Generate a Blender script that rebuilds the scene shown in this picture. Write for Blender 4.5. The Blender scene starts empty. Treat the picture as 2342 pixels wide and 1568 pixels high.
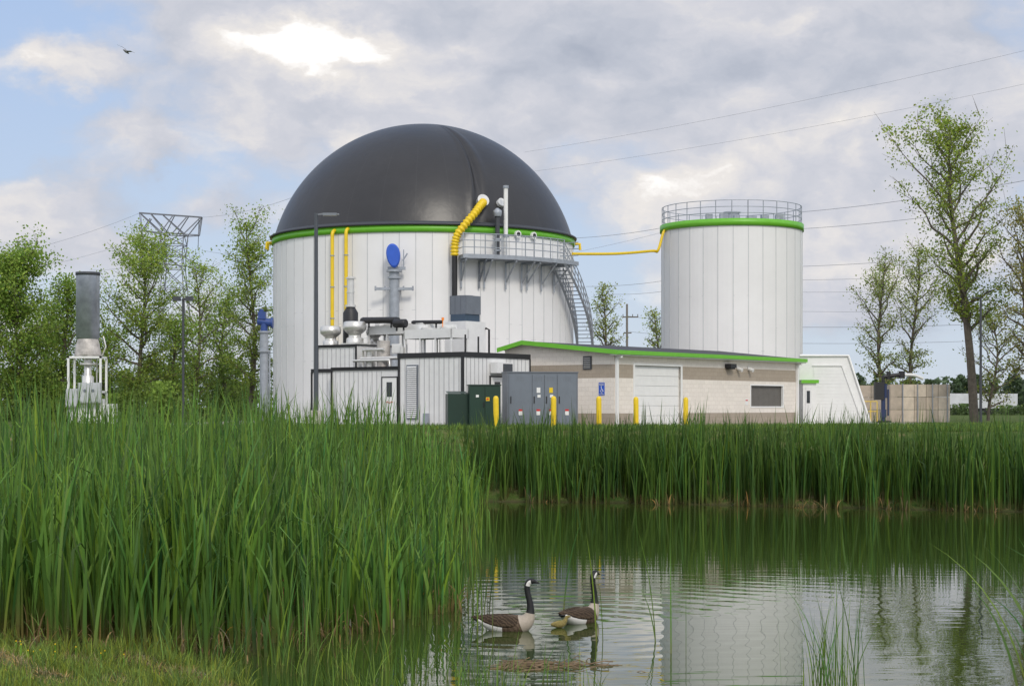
import bpy, math, random
import numpy as np
from mathutils import Vector, Matrix
random.seed(7); rng=np.random.default_rng(7)
sc=bpy.context.scene
F=3880.0; HZ=930.0; CX=1171.0; CZ=0.9; WL=-2.39
def WX(px,Y): return (px-CX)/F*Y
def ZZ(py,Y): return CZ-(py-HZ)/F*Y
# ---------------------------------------------------------------- materials
def mat(name,col,rough=.6,metal=0.,var=.08,scale=3.,bump=0.,bscale=25.,spec=.5):
    m=bpy.data.materials.new(name); m.use_nodes=True
    nt=m.node_tree; b=nt.nodes['Principled BSDF']
    b.inputs['Roughness'].default_value=rough; b.inputs['Metallic'].default_value=metal
    b.inputs['Specular IOR Level'].default_value=spec
    tc=nt.nodes.new('ShaderNodeTexCoord'); n=nt.nodes.new('ShaderNodeTexNoise')
    n.inputs['Scale'].default_value=scale; n.inputs['Detail'].default_value=6; n.inputs['Roughness'].default_value=.65
    nt.links.new(tc.outputs['Object'],n.inputs['Vector'])
    r=nt.nodes.new('ShaderNodeValToRGB'); r.color_ramp.elements[0].position=.3; r.color_ramp.elements[1].position=.7
    r.color_ramp.elements[0].color=tuple(c*(1-var) for c in col)+(1,)
    r.color_ramp.elements[1].color=tuple(min(1,c*(1+var)) for c in col)+(1,)
    nt.links.new(n.outputs['Fac'],r.inputs['Fac']); nt.links.new(r.outputs['Color'],b.inputs['Base Color'])
    if bump:
        n2=nt.nodes.new('ShaderNodeTexNoise'); n2.inputs['Scale'].default_value=bscale; n2.inputs['Detail'].default_value=5
        nt.links.new(tc.outputs['Object'],n2.inputs['Vector'])
        bp=nt.nodes.new('ShaderNodeBump'); bp.inputs['Strength'].default_value=bump; bp.inputs['Distance'].default_value=.05
        nt.links.new(n2.outputs['Fac'],bp.inputs['Height']); nt.links.new(bp.outputs['Normal'],b.inputs['Normal'])
    return m
def leafmat(name,transl=.35):
    m=bpy.data.materials.new(name); m.use_nodes=True; nt=m.node_tree; nt.nodes.clear()
    o=nt.nodes.new('ShaderNodeOutputMaterial'); a=nt.nodes.new('ShaderNodeAttribute'); a.attribute_name='Col'
    d=nt.nodes.new('ShaderNodeBsdfPrincipled'); d.inputs['Roughness'].default_value=.5; d.inputs['Specular IOR Level'].default_value=.3
    t=nt.nodes.new('ShaderNodeBsdfTranslucent'); mx=nt.nodes.new('ShaderNodeMixShader'); mx.inputs[0].default_value=transl
    nt.links.new(a.outputs['Color'],d.inputs['Base Color']); nt.links.new(a.outputs['Color'],t.inputs['Color'])
    nt.links.new(d.outputs[0],mx.inputs[1]); nt.links.new(t.outputs[0],mx.inputs[2]); nt.links.new(mx.outputs[0],o.inputs[0])
    return m
WH=[mat('white_panel_%d'%i,(v,v*.995,v*.985),.5,var=.03,scale=.6) for i,v in enumerate((.80,.82,.78))]
M_SEAM=mat('panel_seam',(.54,.55,.56),.6)
M_WHITE=mat('white_paint',(.82,.82,.8),.45,var=.04)
M_OFFW=mat('white_metal',(.76,.76,.75),.5,var=.06,scale=2)
M_RIB=mat('ribbed_seam_shadow',(.45,.45,.46),.6)
M_GREEN=mat('green_trim',(.15,.48,.03),.4,var=.06)
M_BLACK=mat('black_trim',(.018,.018,.02),.5)
M_DARK=mat('dark_grey_metal',(.05,.055,.065),.5)
M_POLE=mat('lamp_pole_paint',(.07,.08,.095),.5)
M_GALV=mat('galvanised_steel',(.34,.37,.41),.5,.3,var=.15,scale=4)
M_GREY=mat('grey_paint',(.16,.18,.21),.45,var=.08)
M_SILV=mat('spun_aluminium',(.68,.67,.64),.35,.6,var=.1)
M_YEL=mat('yellow_paint',(.8,.56,.01),.4,var=.07)
M_BLUE=mat('blue_paint',(.03,.11,.55),.35)
M_DBLUE=mat('dark_blue_paint',(.03,.07,.25),.4)
M_DGREEN=mat('dark_green_paint',(.01,.035,.022),.4)
M_CONC=mat('concrete',(.5,.47,.42),.85,var=.15,scale=2,bump=.3)
M_TAN=mat('tan_precast',(.56,.47,.37),.85,var=.2,scale=1.5,bump=.4)
M_BARK=mat('bark',(.12,.1,.08),.9,var=.35,scale=5,bump=.6)
M_GLASS=mat('window_glass',(.03,.035,.04),.12)
M_RED=mat('red_paint',(.6,.02,.02),.5)
M_ORANGE=mat('orange_lens',(.9,.25,.02),.3)
M_RUST=mat('heat_stained_steel',(.5,.47,.44),.6,.25,var=.35,scale=3)
M_FLARE=mat('weathered_stack_steel',(.34,.37,.42),.38,.75,var=.3,scale=1.2)
M_ROOF=mat('dark_roof',(.045,.045,.05),.7)
M_LEAF=leafmat('tree_leaves',transl=.45); M_REED=leafmat('reed_blades',transl=.28)
M_WIRE=mat('wire_metal',(.2,.21,.24),.5)
# ---------------------------------------------------------------- mesh builder
class MB:
    def __init__(s): s.v=[];s.f=[];s.m=[];s.s=[]
    def face(s,pts,mi=0,sm=False):
        i=len(s.v); s.v+= [tuple(p) for p in pts]; s.f.append(tuple(range(i,i+len(pts)))); s.m.append(mi); s.s.append(sm)
    def box(s,x0,y0,z0,x1,y1,z1,mi=0):
        if x0>x1:x0,x1=x1,x0
        if y0>y1:y0,y1=y1,y0
        if z0>z1:z0,z1=z1,z0
        i=len(s.v)
        s.v+=[(x0,y0,z0),(x1,y0,z0),(x1,y1,z0),(x0,y1,z0),(x0,y0,z1),(x1,y0,z1),(x1,y1,z1),(x0,y1,z1)]
        for q in ((0,3,2,1),(4,5,6,7),(0,1,5,4),(1,2,6,5),(2,3,7,6),(3,0,4,7)):
            s.f.append(tuple(i+k for k in q)); s.m.append(mi); s.s.append(False)
        return s
    def tube(s,pts,rad,n=8,mi=0,cap=True,closed=False):
        pts=[Vector(p) for p in pts]
        if not hasattr(rad,'__len__'): rad=[rad]*len(pts)
        i0=len(s.v); prev=None
        for k,p in enumerate(pts):
            a=pts[max(k-1,0)]; b=pts[min(k+1,len(pts)-1)]; t=(b-a)
            if t.length<1e-9: t=Vector((0,0,1))
            t.normalize()
            if prev is None:
                u=t.orthogonal().normalized()
            else:
                u=prev-t*prev.dot(t)
                u=u.normalized() if u.length>1e-6 else t.orthogonal().normalized()
            prev=u; w=t.cross(u)
            for j in range(n):
                an=2*math.pi*j/n; q=p+(u*math.cos(an)+w*math.sin(an))*rad[k]; s.v.append(tuple(q))
        for k in range(len(pts)-1):
            for j in range(n):
                a=i0+k*n+j; b=i0+k*n+(j+1)%n
                s.f.append((a,b,b+n,a+n)); s.m.append(mi); s.s.append(n>5)
        if cap:
            s.face([s.v[i0+j] for j in range(n)][::-1],mi); e=i0+(len(pts)-1)*n
            s.face([s.v[e+j] for j in range(n)],mi)
        return s
    def bar(s,a,b,w,mi=0):
        return s.tube([a,b],w*.7,4,mi)
    def lathe(s,prof,c=(0,0),n=24,mi=0,a0=0,a1=360,sm=True):
        i0=len(s.v); full=abs(a1-a0-360)<1e-6; nn=n if full else n+1
        for r,z in prof:
            for j in range(nn):
                a=math.radians(a0+(a1-a0)*j/n); s.v.append((c[0]+r*math.sin(a),c[1]-r*math.cos(a),z))
        for k in range(len(prof)-1):
            for j in range(n):
                a=i0+k*nn+j; b=i0+k*nn+((j+1)%nn if full else j+1)
                s.f.append((a,b,b+nn,a+nn)); s.m.append(mi); s.s.append(sm)
        return s
    def obj(s,name,mats,parent=None,loc=None,label=None):
        me=bpy.data.meshes.new(name); me.from_pydata(s.v,[],s.f)
        if not isinstance(mats,(list,tuple)): mats=[mats]
        for m in mats: me.materials.append(m)
        me.polygons.foreach_set('material_index',s.m); me.polygons.foreach_set('use_smooth',s.s); me.update()
        o=bpy.data.objects.new(name,me); sc.collection.objects.link(o)
        if parent: o.parent=parent
        if loc: o.location=loc
        if label: o['label']=label
        return o
def tag(o,label,cat,group=None):
    o['label']=label; o['category']=cat
    if group: o['group']=group
    return o
def thing(name,label,cat,loc=(0,0,0),rot=0,group=None):
    o=bpy.data.objects.new(name,None); sc.collection.objects.link(o); o.location=loc; o.rotation_euler=(0,0,rot)
    o.empty_display_size=.3
    return tag(o,label,cat,group)
def np_mesh(name,verts,quads,cols,mat_,parent=None):
    me=bpy.data.meshes.new(name); nv=len(verts); nf=len(quads); k=quads.shape[1]
    me.vertices.add(nv); me.vertices.foreach_set('co',verts.astype(np.float32).ravel())
    me.loops.add(nf*k); me.loops.foreach_set('vertex_index',quads.astype(np.int32).ravel())
    me.polygons.add(nf); me.polygons.foreach_set('loop_start',np.arange(0,nf*k,k,dtype=np.int32))
    me.polygons.foreach_set('loop_total',np.full(nf,k,dtype=np.int32))
    me.update(calc_edges=True)
    if cols is not None:
        at=me.color_attributes.new('Col','FLOAT_COLOR','POINT')
        c=np.ones((nv,4),np.float32); c[:,:3]=cols; at.data.foreach_set('color',c.ravel())
    me.materials.append(mat_)
    o=bpy.data.objects.new(name,me); sc.collection.objects.link(o)
    if parent: o.parent=parent
    return o
def text_obj(body,size,mat_,name,parent,loc,rot,align='CENTER'):
    cu=bpy.data.curves.new('t','FONT'); cu.body=body; cu.size=size; cu.align_x=align; cu.align_y='CENTER'; cu.extrude=.003; cu.resolution_u=2
    to=bpy.data.objects.new('t',cu); sc.collection.objects.link(to); bpy.context.view_layer.update()
    me=bpy.data.meshes.new_from_object(to.evaluated_get(bpy.context.evaluated_depsgraph_get()))
    bpy.data.objects.remove(to); o=bpy.data.objects.new(name,me); sc.collection.objects.link(o)
    me.materials.clear(); me.materials.append(mat_); o.parent=parent; o.location=loc; o.rotation_euler=rot
    return o
def wall(mb,mapf,u0,u1,z0,z1,ops,mi=0,rev=.15):
    us=sorted(set([u0,u1]+[o[0] for o in ops]+[o[1] for o in ops])); zs=sorted(set([z0,z1]+[o[2] for o in ops]+[o[3] for o in ops]))
    for i in range(len(us)-1):
        for j in range(len(zs)-1):
            cu=(us[i]+us[i+1])/2; cz=(zs[j]+zs[j+1])/2
            if any(o[0]<cu<o[1] and o[2]<cz<o[3] for o in ops): continue
            mb.face([mapf(us[i],zs[j],0),mapf(us[i+1],zs[j],0),mapf(us[i+1],zs[j+1],0),mapf(us[i],zs[j+1],0)],mi)
    for a,b,c,d in ops:
        for (p,q) in (((a,c),(b,c)),((b,c),(b,d)),((b,d),(a,d)),((a,d),(a,c))):
            mb.face([mapf(p[0],p[1],0),mapf(q[0],q[1],0),mapf(q[0],q[1],rev),mapf(p[0],p[1],rev)],mi)
# ---------------------------------------------------------------- terrain
shore=np.array([(-3.1,17),(-3.3,20.0),(-4.2,21.6),(-4.9,22.9),(-4.2,26),(-3.3,30),(-3.0,36),(-3.1,45),(-3.2,55),(-1.8,59.2),(4,58),(10,55.6),(16,53),(24,48),(27,35),(22,20),(12,15.5)],float)
def sdist(X,Y,poly):
    d=np.full(X.shape,1e9); inside=np.zeros(X.shape,bool); n=len(poly)
    for i in range(n):
        a=poly[i]; b=poly[(i+1)%n]; e=b-a
        t=np.clip(((X-a[0])*e[0]+(Y-a[1])*e[1])/(e@e),0,1)
        d=np.minimum(d,np.hypot(X-a[0]-t*e[0],Y-a[1]-t*e[1]))
        c=((a[1]>Y)!=(b[1]>Y))&(X<(b[0]-a[0])*(Y-a[1])/(b[1]-a[1]+1e-12)+a[0]); inside^=c
    return np.where(inside,-d,d)
def height(X,Y):
    X=np.asarray(X,float);Y=np.asarray(Y,float)
    d=sdist(X,Y,shore); s=np.clip((Y-47)/13,0,1); s=s*s*(3-2*s); s2=np.clip((Y-25)/12,0,1); slope=.045+s2*.085+s*.23
    wob=.05*np.sin(X*1.7+Y*.9)+.04*np.sin(X*3.1-Y*2.3)+.03*np.sin(5.3*X+4.1*Y)
    h=WL+np.where(d>0,d*slope+.02,np.maximum(d*.3,-.9))+wob*np.clip(np.abs(d)*.6,0,1)*np.clip(1-d/25,0,1)
    h=np.minimum(h,0.)
    return h
xs=np.concatenate([-np.geomspace(3000,34,26),np.arange(-32,36,.5),np.geomspace(38,3000,26)])
ys=np.concatenate([[-600,-200,-60,-20,-8],np.arange(-2,72,.5),np.geomspace(73,4000,40)])
GX,GY=np.meshgrid(xs,ys); GZ=height(GX,GY); nx,ny=len(xs),len(ys)
V=np.stack([GX,GY,GZ],-1).reshape(-1,3); I=np.arange(nx*ny).reshape(ny,nx)
Q=np.stack([I[:-1,:-1],I[:-1,1:],I[1:,1:],I[1:,:-1]],-1).reshape(-1,4)
mg=bpy.data.materials.new('ground_grass'); mg.use_nodes=True; nt=mg.node_tree; b=nt.nodes['Principled BSDF']; b.inputs['Roughness'].default_value=.95; b.inputs['Specular IOR Level'].default_value=.1
tc=nt.nodes.new('ShaderNodeTexCoord')
n1=nt.nodes.new('ShaderNodeTexNoise'); n1.inputs['Scale'].default_value=1.1; n1.inputs['Detail'].default_value=9; n1.inputs['Roughness'].default_value=.7
r1=nt.nodes.new('ShaderNodeValToRGB'); e=r1.color_ramp.elements; e[0].position=.35; e[0].color=(.035,.075,.015,1); e[1].position=.68; e[1].color=(.22,.17,.09,1)
e2=r1.color_ramp.elements.new(.52); e2.color=(.085,.13,.03,1)
nt.links.new(tc.outputs['Object'],n1.inputs['Vector']); nt.links.new(n1.outputs['Fac'],r1.inputs['Fac'])
sx=nt.nodes.new('ShaderNodeSeparateXYZ'); nt.links.new(tc.outputs['Object'],sx.inputs[0])
mr=nt.nodes.new('ShaderNodeMapRange'); mr.inputs['From Min'].default_value=WL-.02; mr.inputs['From Max'].default_value=WL+.12; nt.links.new(sx.outputs['Z'],mr.inputs['Value'])
mx=nt.nodes.new('ShaderNodeMix'); mx.data_type='RGBA'; mx.inputs['A'].default_value=(.06,.05,.028,1)
nt.links.new(mr.outputs[0],mx.inputs['Factor']); nt.links.new(r1.outputs[0],mx.inputs['B']); nt.links.new(mx.outputs['Result'],b.inputs['Base Color'])
n2=nt.nodes.new('ShaderNodeTexNoise'); n2.inputs['Scale'].default_value=14; n2.inputs['Detail'].default_value=6; nt.links.new(tc.outputs['Object'],n2.inputs['Vector'])
bp=nt.nodes.new('ShaderNodeBump'); bp.inputs['Strength'].default_value=.8; bp.inputs['Distance'].default_value=.08; nt.links.new(n2.outputs['Fac'],bp.inputs['Height']); nt.links.new(bp.outputs['Normal'],b.inputs['Normal'])
g=np_mesh('ground',V,Q,None,mg); g['kind']='structure'
mgv=mat('gravel',(.3,.28,.25),.95,var=.25,scale=6,bump=.5)
yd=MB(); yd.face([(-10,72.5,.004),(3,72,.004),(22,88,.004),(24,112,.004),(-18,112,.004),(-18,86,.004)]); o=yd.obj('gravel_yard',mgv); o['kind']='structure'
# water
mw=bpy.data.materials.new('pond_water'); mw.use_nodes=True; nt=mw.node_tree; b=nt.nodes['Principled BSDF']
b.inputs['Base Color'].default_value=(.036,.058,.012,1); b.inputs['Roughness'].default_value=.012; b.inputs['IOR'].default_value=1.4; b.inputs['Specular IOR Level'].default_value=.65
tc=nt.nodes.new('ShaderNodeTexCoord'); mp=nt.nodes.new('ShaderNodeMapping'); mp.inputs['Scale'].default_value=(.3,1.7,1)
nt.links.new(tc.outputs['Object'],mp.inputs['Vector'])
na=nt.nodes.new('ShaderNodeTexNoise'); na.inputs['Scale'].default_value=2.0; na.inputs['Detail'].default_value=2; nt.links.new(mp.outputs[0],na.inputs['Vector'])
G1=(WX(1165,25.0),25.0); G2=(WX(1330,25.9),25.9)
def ring(c,scale,rad):
    m2=nt.nodes.new('ShaderNodeMapping'); m2.vector_type='POINT'; m2.inputs['Location'].default_value=(-c[0],-c[1],0)
    nt.links.new(tc.outputs['Object'],m2.inputs['Vector'])
    w=nt.nodes.new('ShaderNodeTexWave'); w.wave_type='RINGS'; w.rings_direction='Z'; w.inputs['Scale'].default_value=scale; w.inputs['Distortion'].default_value=2.4; w.inputs['Detail'].default_value=2; w.inputs['Detail Scale'].default_value=.7
    nt.links.new(m2.outputs[0],w.inputs['Vector'])
    l=nt.nodes.new('ShaderNodeVectorMath'); l.operation='LENGTH'; nt.links.new(m2.outputs[0],l.inputs[0])
    r=nt.nodes.new('ShaderNodeMapRange'); r.inputs['From Min'].default_value=.3; r.inputs['From Max'].default_value=rad; r.inputs['To Min'].default_value=1; r.inputs['To Max'].default_value=0
    nt.links.new(l.outputs['Value'],r.inputs['Value'])
    m=nt.nodes.new('ShaderNodeMath'); m.operation='MULTIPLY'; nt.links.new(w.outputs['Fac'],m.inputs[0]); nt.links.new(r.outputs[0],m.inputs[1])
    return m.outputs[0]
ra=ring(G1,.6,6); rb=ring(G2,.55,11)
ad=nt.nodes.new('ShaderNodeMath'); ad.operation='ADD'; nt.links.new(ra,ad.inputs[0]); nt.links.new(rb,ad.inputs[1])
ma=nt.nodes.new('ShaderNodeMath'); ma.operation='MULTIPLY_ADD'; ma.inputs[1].default_value=.7; nt.links.new(ad.outputs[0],ma.inputs[0]); nt.links.new(na.outputs['Fac'],ma.inputs[2])
bp=nt.nodes.new('ShaderNodeBump'); bp.inputs['Strength'].default_value=.25; bp.inputs['Distance'].default_value=.011
nt.links.new(ma.outputs[0],bp.inputs['Height']); nt.links.new(bp.outputs['Normal'],b.inputs['Normal'])
wm=MB(); wm.face([(-8,12,WL),(32,12,WL),(32,63,WL),(-8,63,WL)]); o=wm.obj('pond_water',mw); o['kind']='structure'
# ---------------------------------------------------------------- blades
def blades(name,P,H,lean,wid,green,basec,K=6,tipc=None,droop=.25,mat_=None,parent=None,bt=.22,bright=None,bend=0.,vr=(.5,1.6)):
    n=len(P); az=rng.uniform(0,2*np.pi,n); fa=rng.uniform(0,np.pi,n)
    t=np.linspace(0,1,K+1)[None,:]
    L=(lean*H)[:,None]; off=L*(.35*t+.65*t**2.2)
    z=H[:,None]*t-(L*droop)*t**3*1.2
    if bend>0:
        fb=(rng.uniform(0,1,n)<bend)[:,None]; tt=np.clip((t-.72)/.28,0,1); z=z-fb*tt**1.3*H[:,None]*rng.uniform(.15,.38,(n,1)); off=off+fb*tt*H[:,None]*rng.uniform(.08,.2,(n,1))
    x=P[:,0,None]+np.cos(az)[:,None]*off; y=P[:,1,None]+np.sin(az)[:,None]*off; z=P[:,2,None]+z
    w=wid[:,None]*.5*np.clip(1.02-t**3,0.02,1)
    dx=np.cos(fa)[:,None]*w; dy=np.sin(fa)[:,None]*w
    A=np.stack([x-dx,y-dy,z],-1); B=np.stack([x+dx,y+dy,z],-1)
    V=np.stack([A,B],2).reshape(-1,3)
    base=(np.arange(n)*(K+1)*2)[:,None]+np.arange(K)[None,:]*2
    Q=np.stack([base,base+1,base+3,base+2],-1).reshape(-1,4)
    s=np.clip((t-.02)/bt,0,1)[...,None]; s=s*s*(3-2*s)
    br=rng.uniform(vr[0],vr[1],(n,1,1)); hue=rng.normal(0,.15,(n,1,1))+.2*(br-1)
    if bright is not None: br=br*bright[:,None,None]
    gcol=np.array(green)[None,None,:]*br*np.concatenate([1+hue,1+hue*.2,1-hue],-1)
    bc=np.array(basec)[None,None,:]*rng.uniform(.6,1.4,(n,1,1))
    C=bc*(1-s)+gcol*s
    if tipc is not None:
        ts=np.clip((t-.8)/.2,0,1)[...,None]*rng.uniform(0,.6,(n,1,1)); C=C*(1-ts)+np.array(tipc)*ts
    C=np.repeat(C[:,:,None,:],2,2).reshape(-1,3)
    return np_mesh(name,V,Q,np.clip(C,0,1),mat_ or M_REED,parent)
def scatter(poly,dens,cl=1,sp=.055):
    poly=np.array(poly,float); mn=poly.min(0); mxx=poly.max(0); n=int((mxx-mn).prod()*dens/cl)
    X=rng.uniform(mn[0],mxx[0],n); Y=rng.uniform(mn[1],mxx[1],n); k=sdist(X,Y,poly)<0; X=X[k];Y=Y[k]
    if cl>1: X=np.repeat(X,cl)+rng.normal(0,sp,len(X)*cl); Y=np.repeat(Y,cl)+rng.normal(0,sp,len(Y)*cl)
    return X,Y
front=[(-9.5,21.9),(-7,21.9),(-5.8,21.8),(-4.6,22.2),(-3.6,22.2),(-3.0,22.3),(-2.4,23.9),(-1.8,24.6),(-1.55,26.2),(-.95,27.0),(-.8,28.8),(-1.0,31),(-2.5,31),(-4,29),(-6,27),(-9.5,27)]
back=[(-14,26),(-6,26.5),(-2.5,30.5),(-1.05,30.5),(-1.2,34),(-.95,37),(-1.45,41),(-1.0,47),(-1.3,52),(-.8,58),(-2,60),(-8,61),(-16,62),(-26,60)]
X1,Y1=scatter(front,88,6,.085); X2,Y2=scatter(back,28,6,.1)
X=np.concatenate([X1,X2]); Y=np.concatenate([Y1,Y2])
pat=np.sin(X*2.3+1)*np.cos(Y*1.7)+np.sin(X*.9-Y*1.3)+.7*np.sin(X*4.7+Y*3.9)
dF=-sdist(X,Y,np.array(front)); dBk=-sdist(X,Y,np.array(back))
dU=np.maximum(dF,dBk)
dfr=np.clip(dU/1.5,0,1)
keep=(rng.uniform(0,1,len(X))<np.clip(.36+.34*pat+.6*dfr,.1,1))
mx_=np.interp(Y,[22.3,24.6,27,29,31,34,37,41,47,52,57,60],[-3.0,-1.8,-.95,-.8,-1.0,-1.2,-.95,-1.45,-1.0,-1.3,-.8,-1.0]); eX=np.clip((mx_-X)/3.0,0,1)
Z=height(X,Y); keep&=(Z<-1.2+.18*np.sin(X*.8+1)+.1*np.sin(X*2.1)); X=X[keep];Y=Y[keep];Z=np.maximum(Z[keep],WL-.15);eX=eX[keep];dfr=dfr[keep];pat=pat[keep]
n=len(X)
Hh=(2.64+.16*np.sin(X*.7+Y*.4)+.18*pat+rng.normal(0,.28,n))*rng.choice([1,1,1,.8,.6],n)*(1-.46*(1-eX)*np.clip((52-Y)/12,0.3,1))*(1-.12*(1-dfr))
ln=np.abs(rng.normal(.14,.14,n)); wd=rng.uniform(.028,.064,n)
o=blades('cattail_reeds',np.stack([X,Y,Z],-1),Hh,ln,wd,(.086,.176,.029),(.17,.135,.045),tipc=(.17,.2,.05),bright=1+.2*np.clip(pat,-1.5,1.5),bend=.13,vr=(.45,1.65)); o['kind']='stuff'
print('reeds left',n)
far=[(-1.6,59.9),(-1,58.6),(4,57.5),(10,55.1),(16,52.4),(19,50.8),(24,47.6),(26,50),(19,54.5),(10,59.6),(4,62),(-2,63.5)]
X,Y=scatter(far,75,6,.09); Z=np.maximum(height(X,Y),WL-.1); k=Z<-1.25; X=X[k];Y=Y[k];Z=Z[k]
shv=np.interp(X,[-2,4,10,16,24],[58.4,57.5,55.1,52.4,47.6])+.5*np.sin(X*2.1)+.35*np.sin(X*5.3+1); k=Y>shv; X=X[k];Y=Y[k];Z=Z[k]; n=len(X)
pf_=np.sin(X*1.3)+.7*np.sin(X*3.7+Y)+.5*np.sin(X*7.1)
Hh=(2.42+.14*pf_+rng.normal(0,.26,n))*rng.choice([1,1,1,.8,.6],n)-.35*(Z-WL)
o=blades('cattail_reeds_far_bank',np.stack([X,Y,Z],-1),Hh,np.abs(rng.normal(.1,.11,n)),rng.uniform(.03,.06,n),(.066,.136,.023),(.13,.12,.04),tipc=(.14,.16,.045),bright=1+.15*pf_,bend=.1,bt=.16); o['kind']='stuff'
print('reeds far',n)
X1,Y1=scatter(front,24,4); X2,Y2=scatter([(-1.6,59.4),(-1,58.3),(4,57.3),(10,54.9),(16,52.2),(24,47.4),(24.5,48.4),(16,53.2),(10,56),(4,58.4)],24,4)
k=(np.sin(X2*2.7)+.6*np.sin(X2*6.1)>-.2); X2=X2[k];Y2=Y2[k]
X=np.concatenate([X1,X2]);Y=np.concatenate([Y1,Y2]);n=len(X);Z=np.maximum(height(X,Y),WL-.03)
o=blades('dead_reed_stalks',np.stack([X,Y,Z],-1),rng.uniform(.15,.8,n),np.abs(rng.normal(.5,.5,n)),rng.uniform(.012,.028,n),(.27,.19,.09),(.15,.1,.045),droop=.8); o['kind']='stuff'
pts=[]
for px,py,c in ((1100,1400,6),(1118,1450,4),(1095,1300,6),(1370,1465,3),(1515,1470,2),(1290,1400,2),(1565,1490,2),(1110,1230,4),(560,1530,8),(700,1500,12),(640,1510,10),(840,1450,12),(960,1430,12),(1030,1400,12),(1060,1350,12),(900,1440,8),(1075,1290,12),(1085,1240,10),(1050,1300,10),(1060,1250,10),(1085,1190,10),(1100,1170,8),(760,1480,8),(1040,1330,10)):
    Yd=F*(CZ-WL)/(py-HZ)
    for i in range(c): pts.append((WX(px+random.gauss(0,16),Yd),Yd+random.gauss(0,.4),WL-.1))
P=np.array(pts); n=len(P)
o=blades('sparse_water_reeds',P,rng.uniform(.7,1.9,n),np.abs(rng.normal(.12,.1,n)),rng.uniform(.012,.028,n),(.1,.19,.033),(.18,.16,.05),bend=.15); o['kind']='stuff'
def clump(name,px,py,cnt,h0,h1,spread,leanm,w,label):
    Yd=F*(CZ-WL)/(py-HZ); X=WX(px,Yd)+rng.normal(0,spread,cnt); Y=Yd+rng.normal(0,spread*.7,cnt); Z=np.full(cnt,WL-.05)
    o=blades(name,np.stack([X,Y,Z],-1),rng.uniform(h0,h1,cnt),np.abs(rng.normal(leanm,.15,cnt)),rng.uniform(w*.6,w*1.3,cnt),(.12,.22,.04),(.2,.2,.05),K=8,vr=(.6,1.4))
    return tag(o,label,'reed plant','reed plants standing in the water')
clump('reed_plant',1895,1590,70,.4,1.3,.17,.14,.013,'slender green rush clump rising from the pond')
clump('reed_plant',1940,1620,24,.8,1.95,.12,.08,.011,'tall thin rushes growing in the shallow water')
clump('reed_plant',2440,1600,40,1.0,2.2,.28,.45,.035,'broad arching reed leaves leaning over the water')
clump('reed_plant',1100,1590,45,.2,.9,.22,.2,.012,'short green rushes at the muddy pond edge')
gp=[(-8,18),(-2.6,18),(-3.0,19.8),(-3.8,21.2),(-4.6,22.6),(-9,23)]
X,Y=scatter(gp,850,6); Z=height(X,Y); n=len(X); nsp=np.sin(X*2.9+.5)*np.sin(Y*3.1+1)+.6*np.sin(X*6+Y*4)+rng.normal(0,.35,n); dry=nsp>.4
P=np.stack([X,Y,Z],-1); hh=rng.uniform(.06,.3,n)*(1+.6*np.sin(X*2.3+Y*1.5)*np.sin(Y*2.7))
o=blades('grass',P[~dry],hh[~dry],np.abs(rng.normal(.35,.3,(~dry).sum())),rng.uniform(.005,.013,(~dry).sum()),(.18,.25,.045),(.17,.16,.055),K=3); o['kind']='stuff'
o=blades('dry_grass',P[dry],hh[dry]*.5,np.abs(rng.normal(.8,.5,dry.sum())),rng.uniform(.005,.012,dry.sum()),(.36,.28,.14),(.22,.155,.07),K=3); o['kind']='stuff'
X,Y=scatter([(-3.2,19.2),(1.5,19),(1.2,20.4),(-1.2,21.0),(-2.9,22.3),(-4.9,22.8),(-6.5,22.4),(-4.3,21.4)],34,8,.07); n=len(X)
o=blades('shore_grass',np.stack([X,Y,np.maximum(height(X,Y),WL-.03)],-1),rng.uniform(.1,.7,n),np.abs(rng.normal(.25,.25,n)),rng.uniform(.006,.014,n),(.14,.23,.04),(.17,.15,.05),K=4); o['kind']='stuff'
m=MB()
for i in range(14):
    x=random.uniform(-6.3,-4.6); y=random.uniform(20.4,21.4); z=float(height(x,y)); m.lathe([(.001,z+.2),(.013,z+.21),(.001,z+.222)],(x,y),6); m.tube([(x,y,z),(x,y,z+.2)],.003,4,1)
o=m.obj('yellow_meadow_flowers',[M_YEL,M_GREEN]); o['kind']='stuff'
X,Y=scatter([(-12,63),(14,61),(24,60),(26,80),(14,76),(4,72),(-10,72.5),(-22,72)],55,3); Z=height(X,Y); n=len(X)
o=blades('lawn_grass',np.stack([X,Y,Z],-1),rng.uniform(.1,.3,n),np.abs(rng.normal(.3,.3,n)),rng.uniform(.02,.05,n),(.12,.2,.04),(.1,.15,.03),K=2); o['kind']='stuff'
db=MB()
for i in range(110):
    x=WX(1150+abs(random.gauss(0,110)),21.7); y=21.6+random.gauss(0,.13)*(1 if i%3 else 2.2); a=random.gauss(0,.5); l=random.uniform(.06,.5)
    db.tube([(x-l/2*math.cos(a),y-l/2*math.sin(a),WL+random.uniform(-.01,.02)),(x,y,WL+random.uniform(.0,.05)),(x+l/2*math.cos(a),y+l/2*math.sin(a),WL+random.uniform(-.01,.05))],random.uniform(.004,.01),4)
o=db.obj('floating_reed_debris',mat('dead_stalks',(.2,.14,.08),.8,var=.5,scale=8)); o['kind']='stuff'
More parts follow.
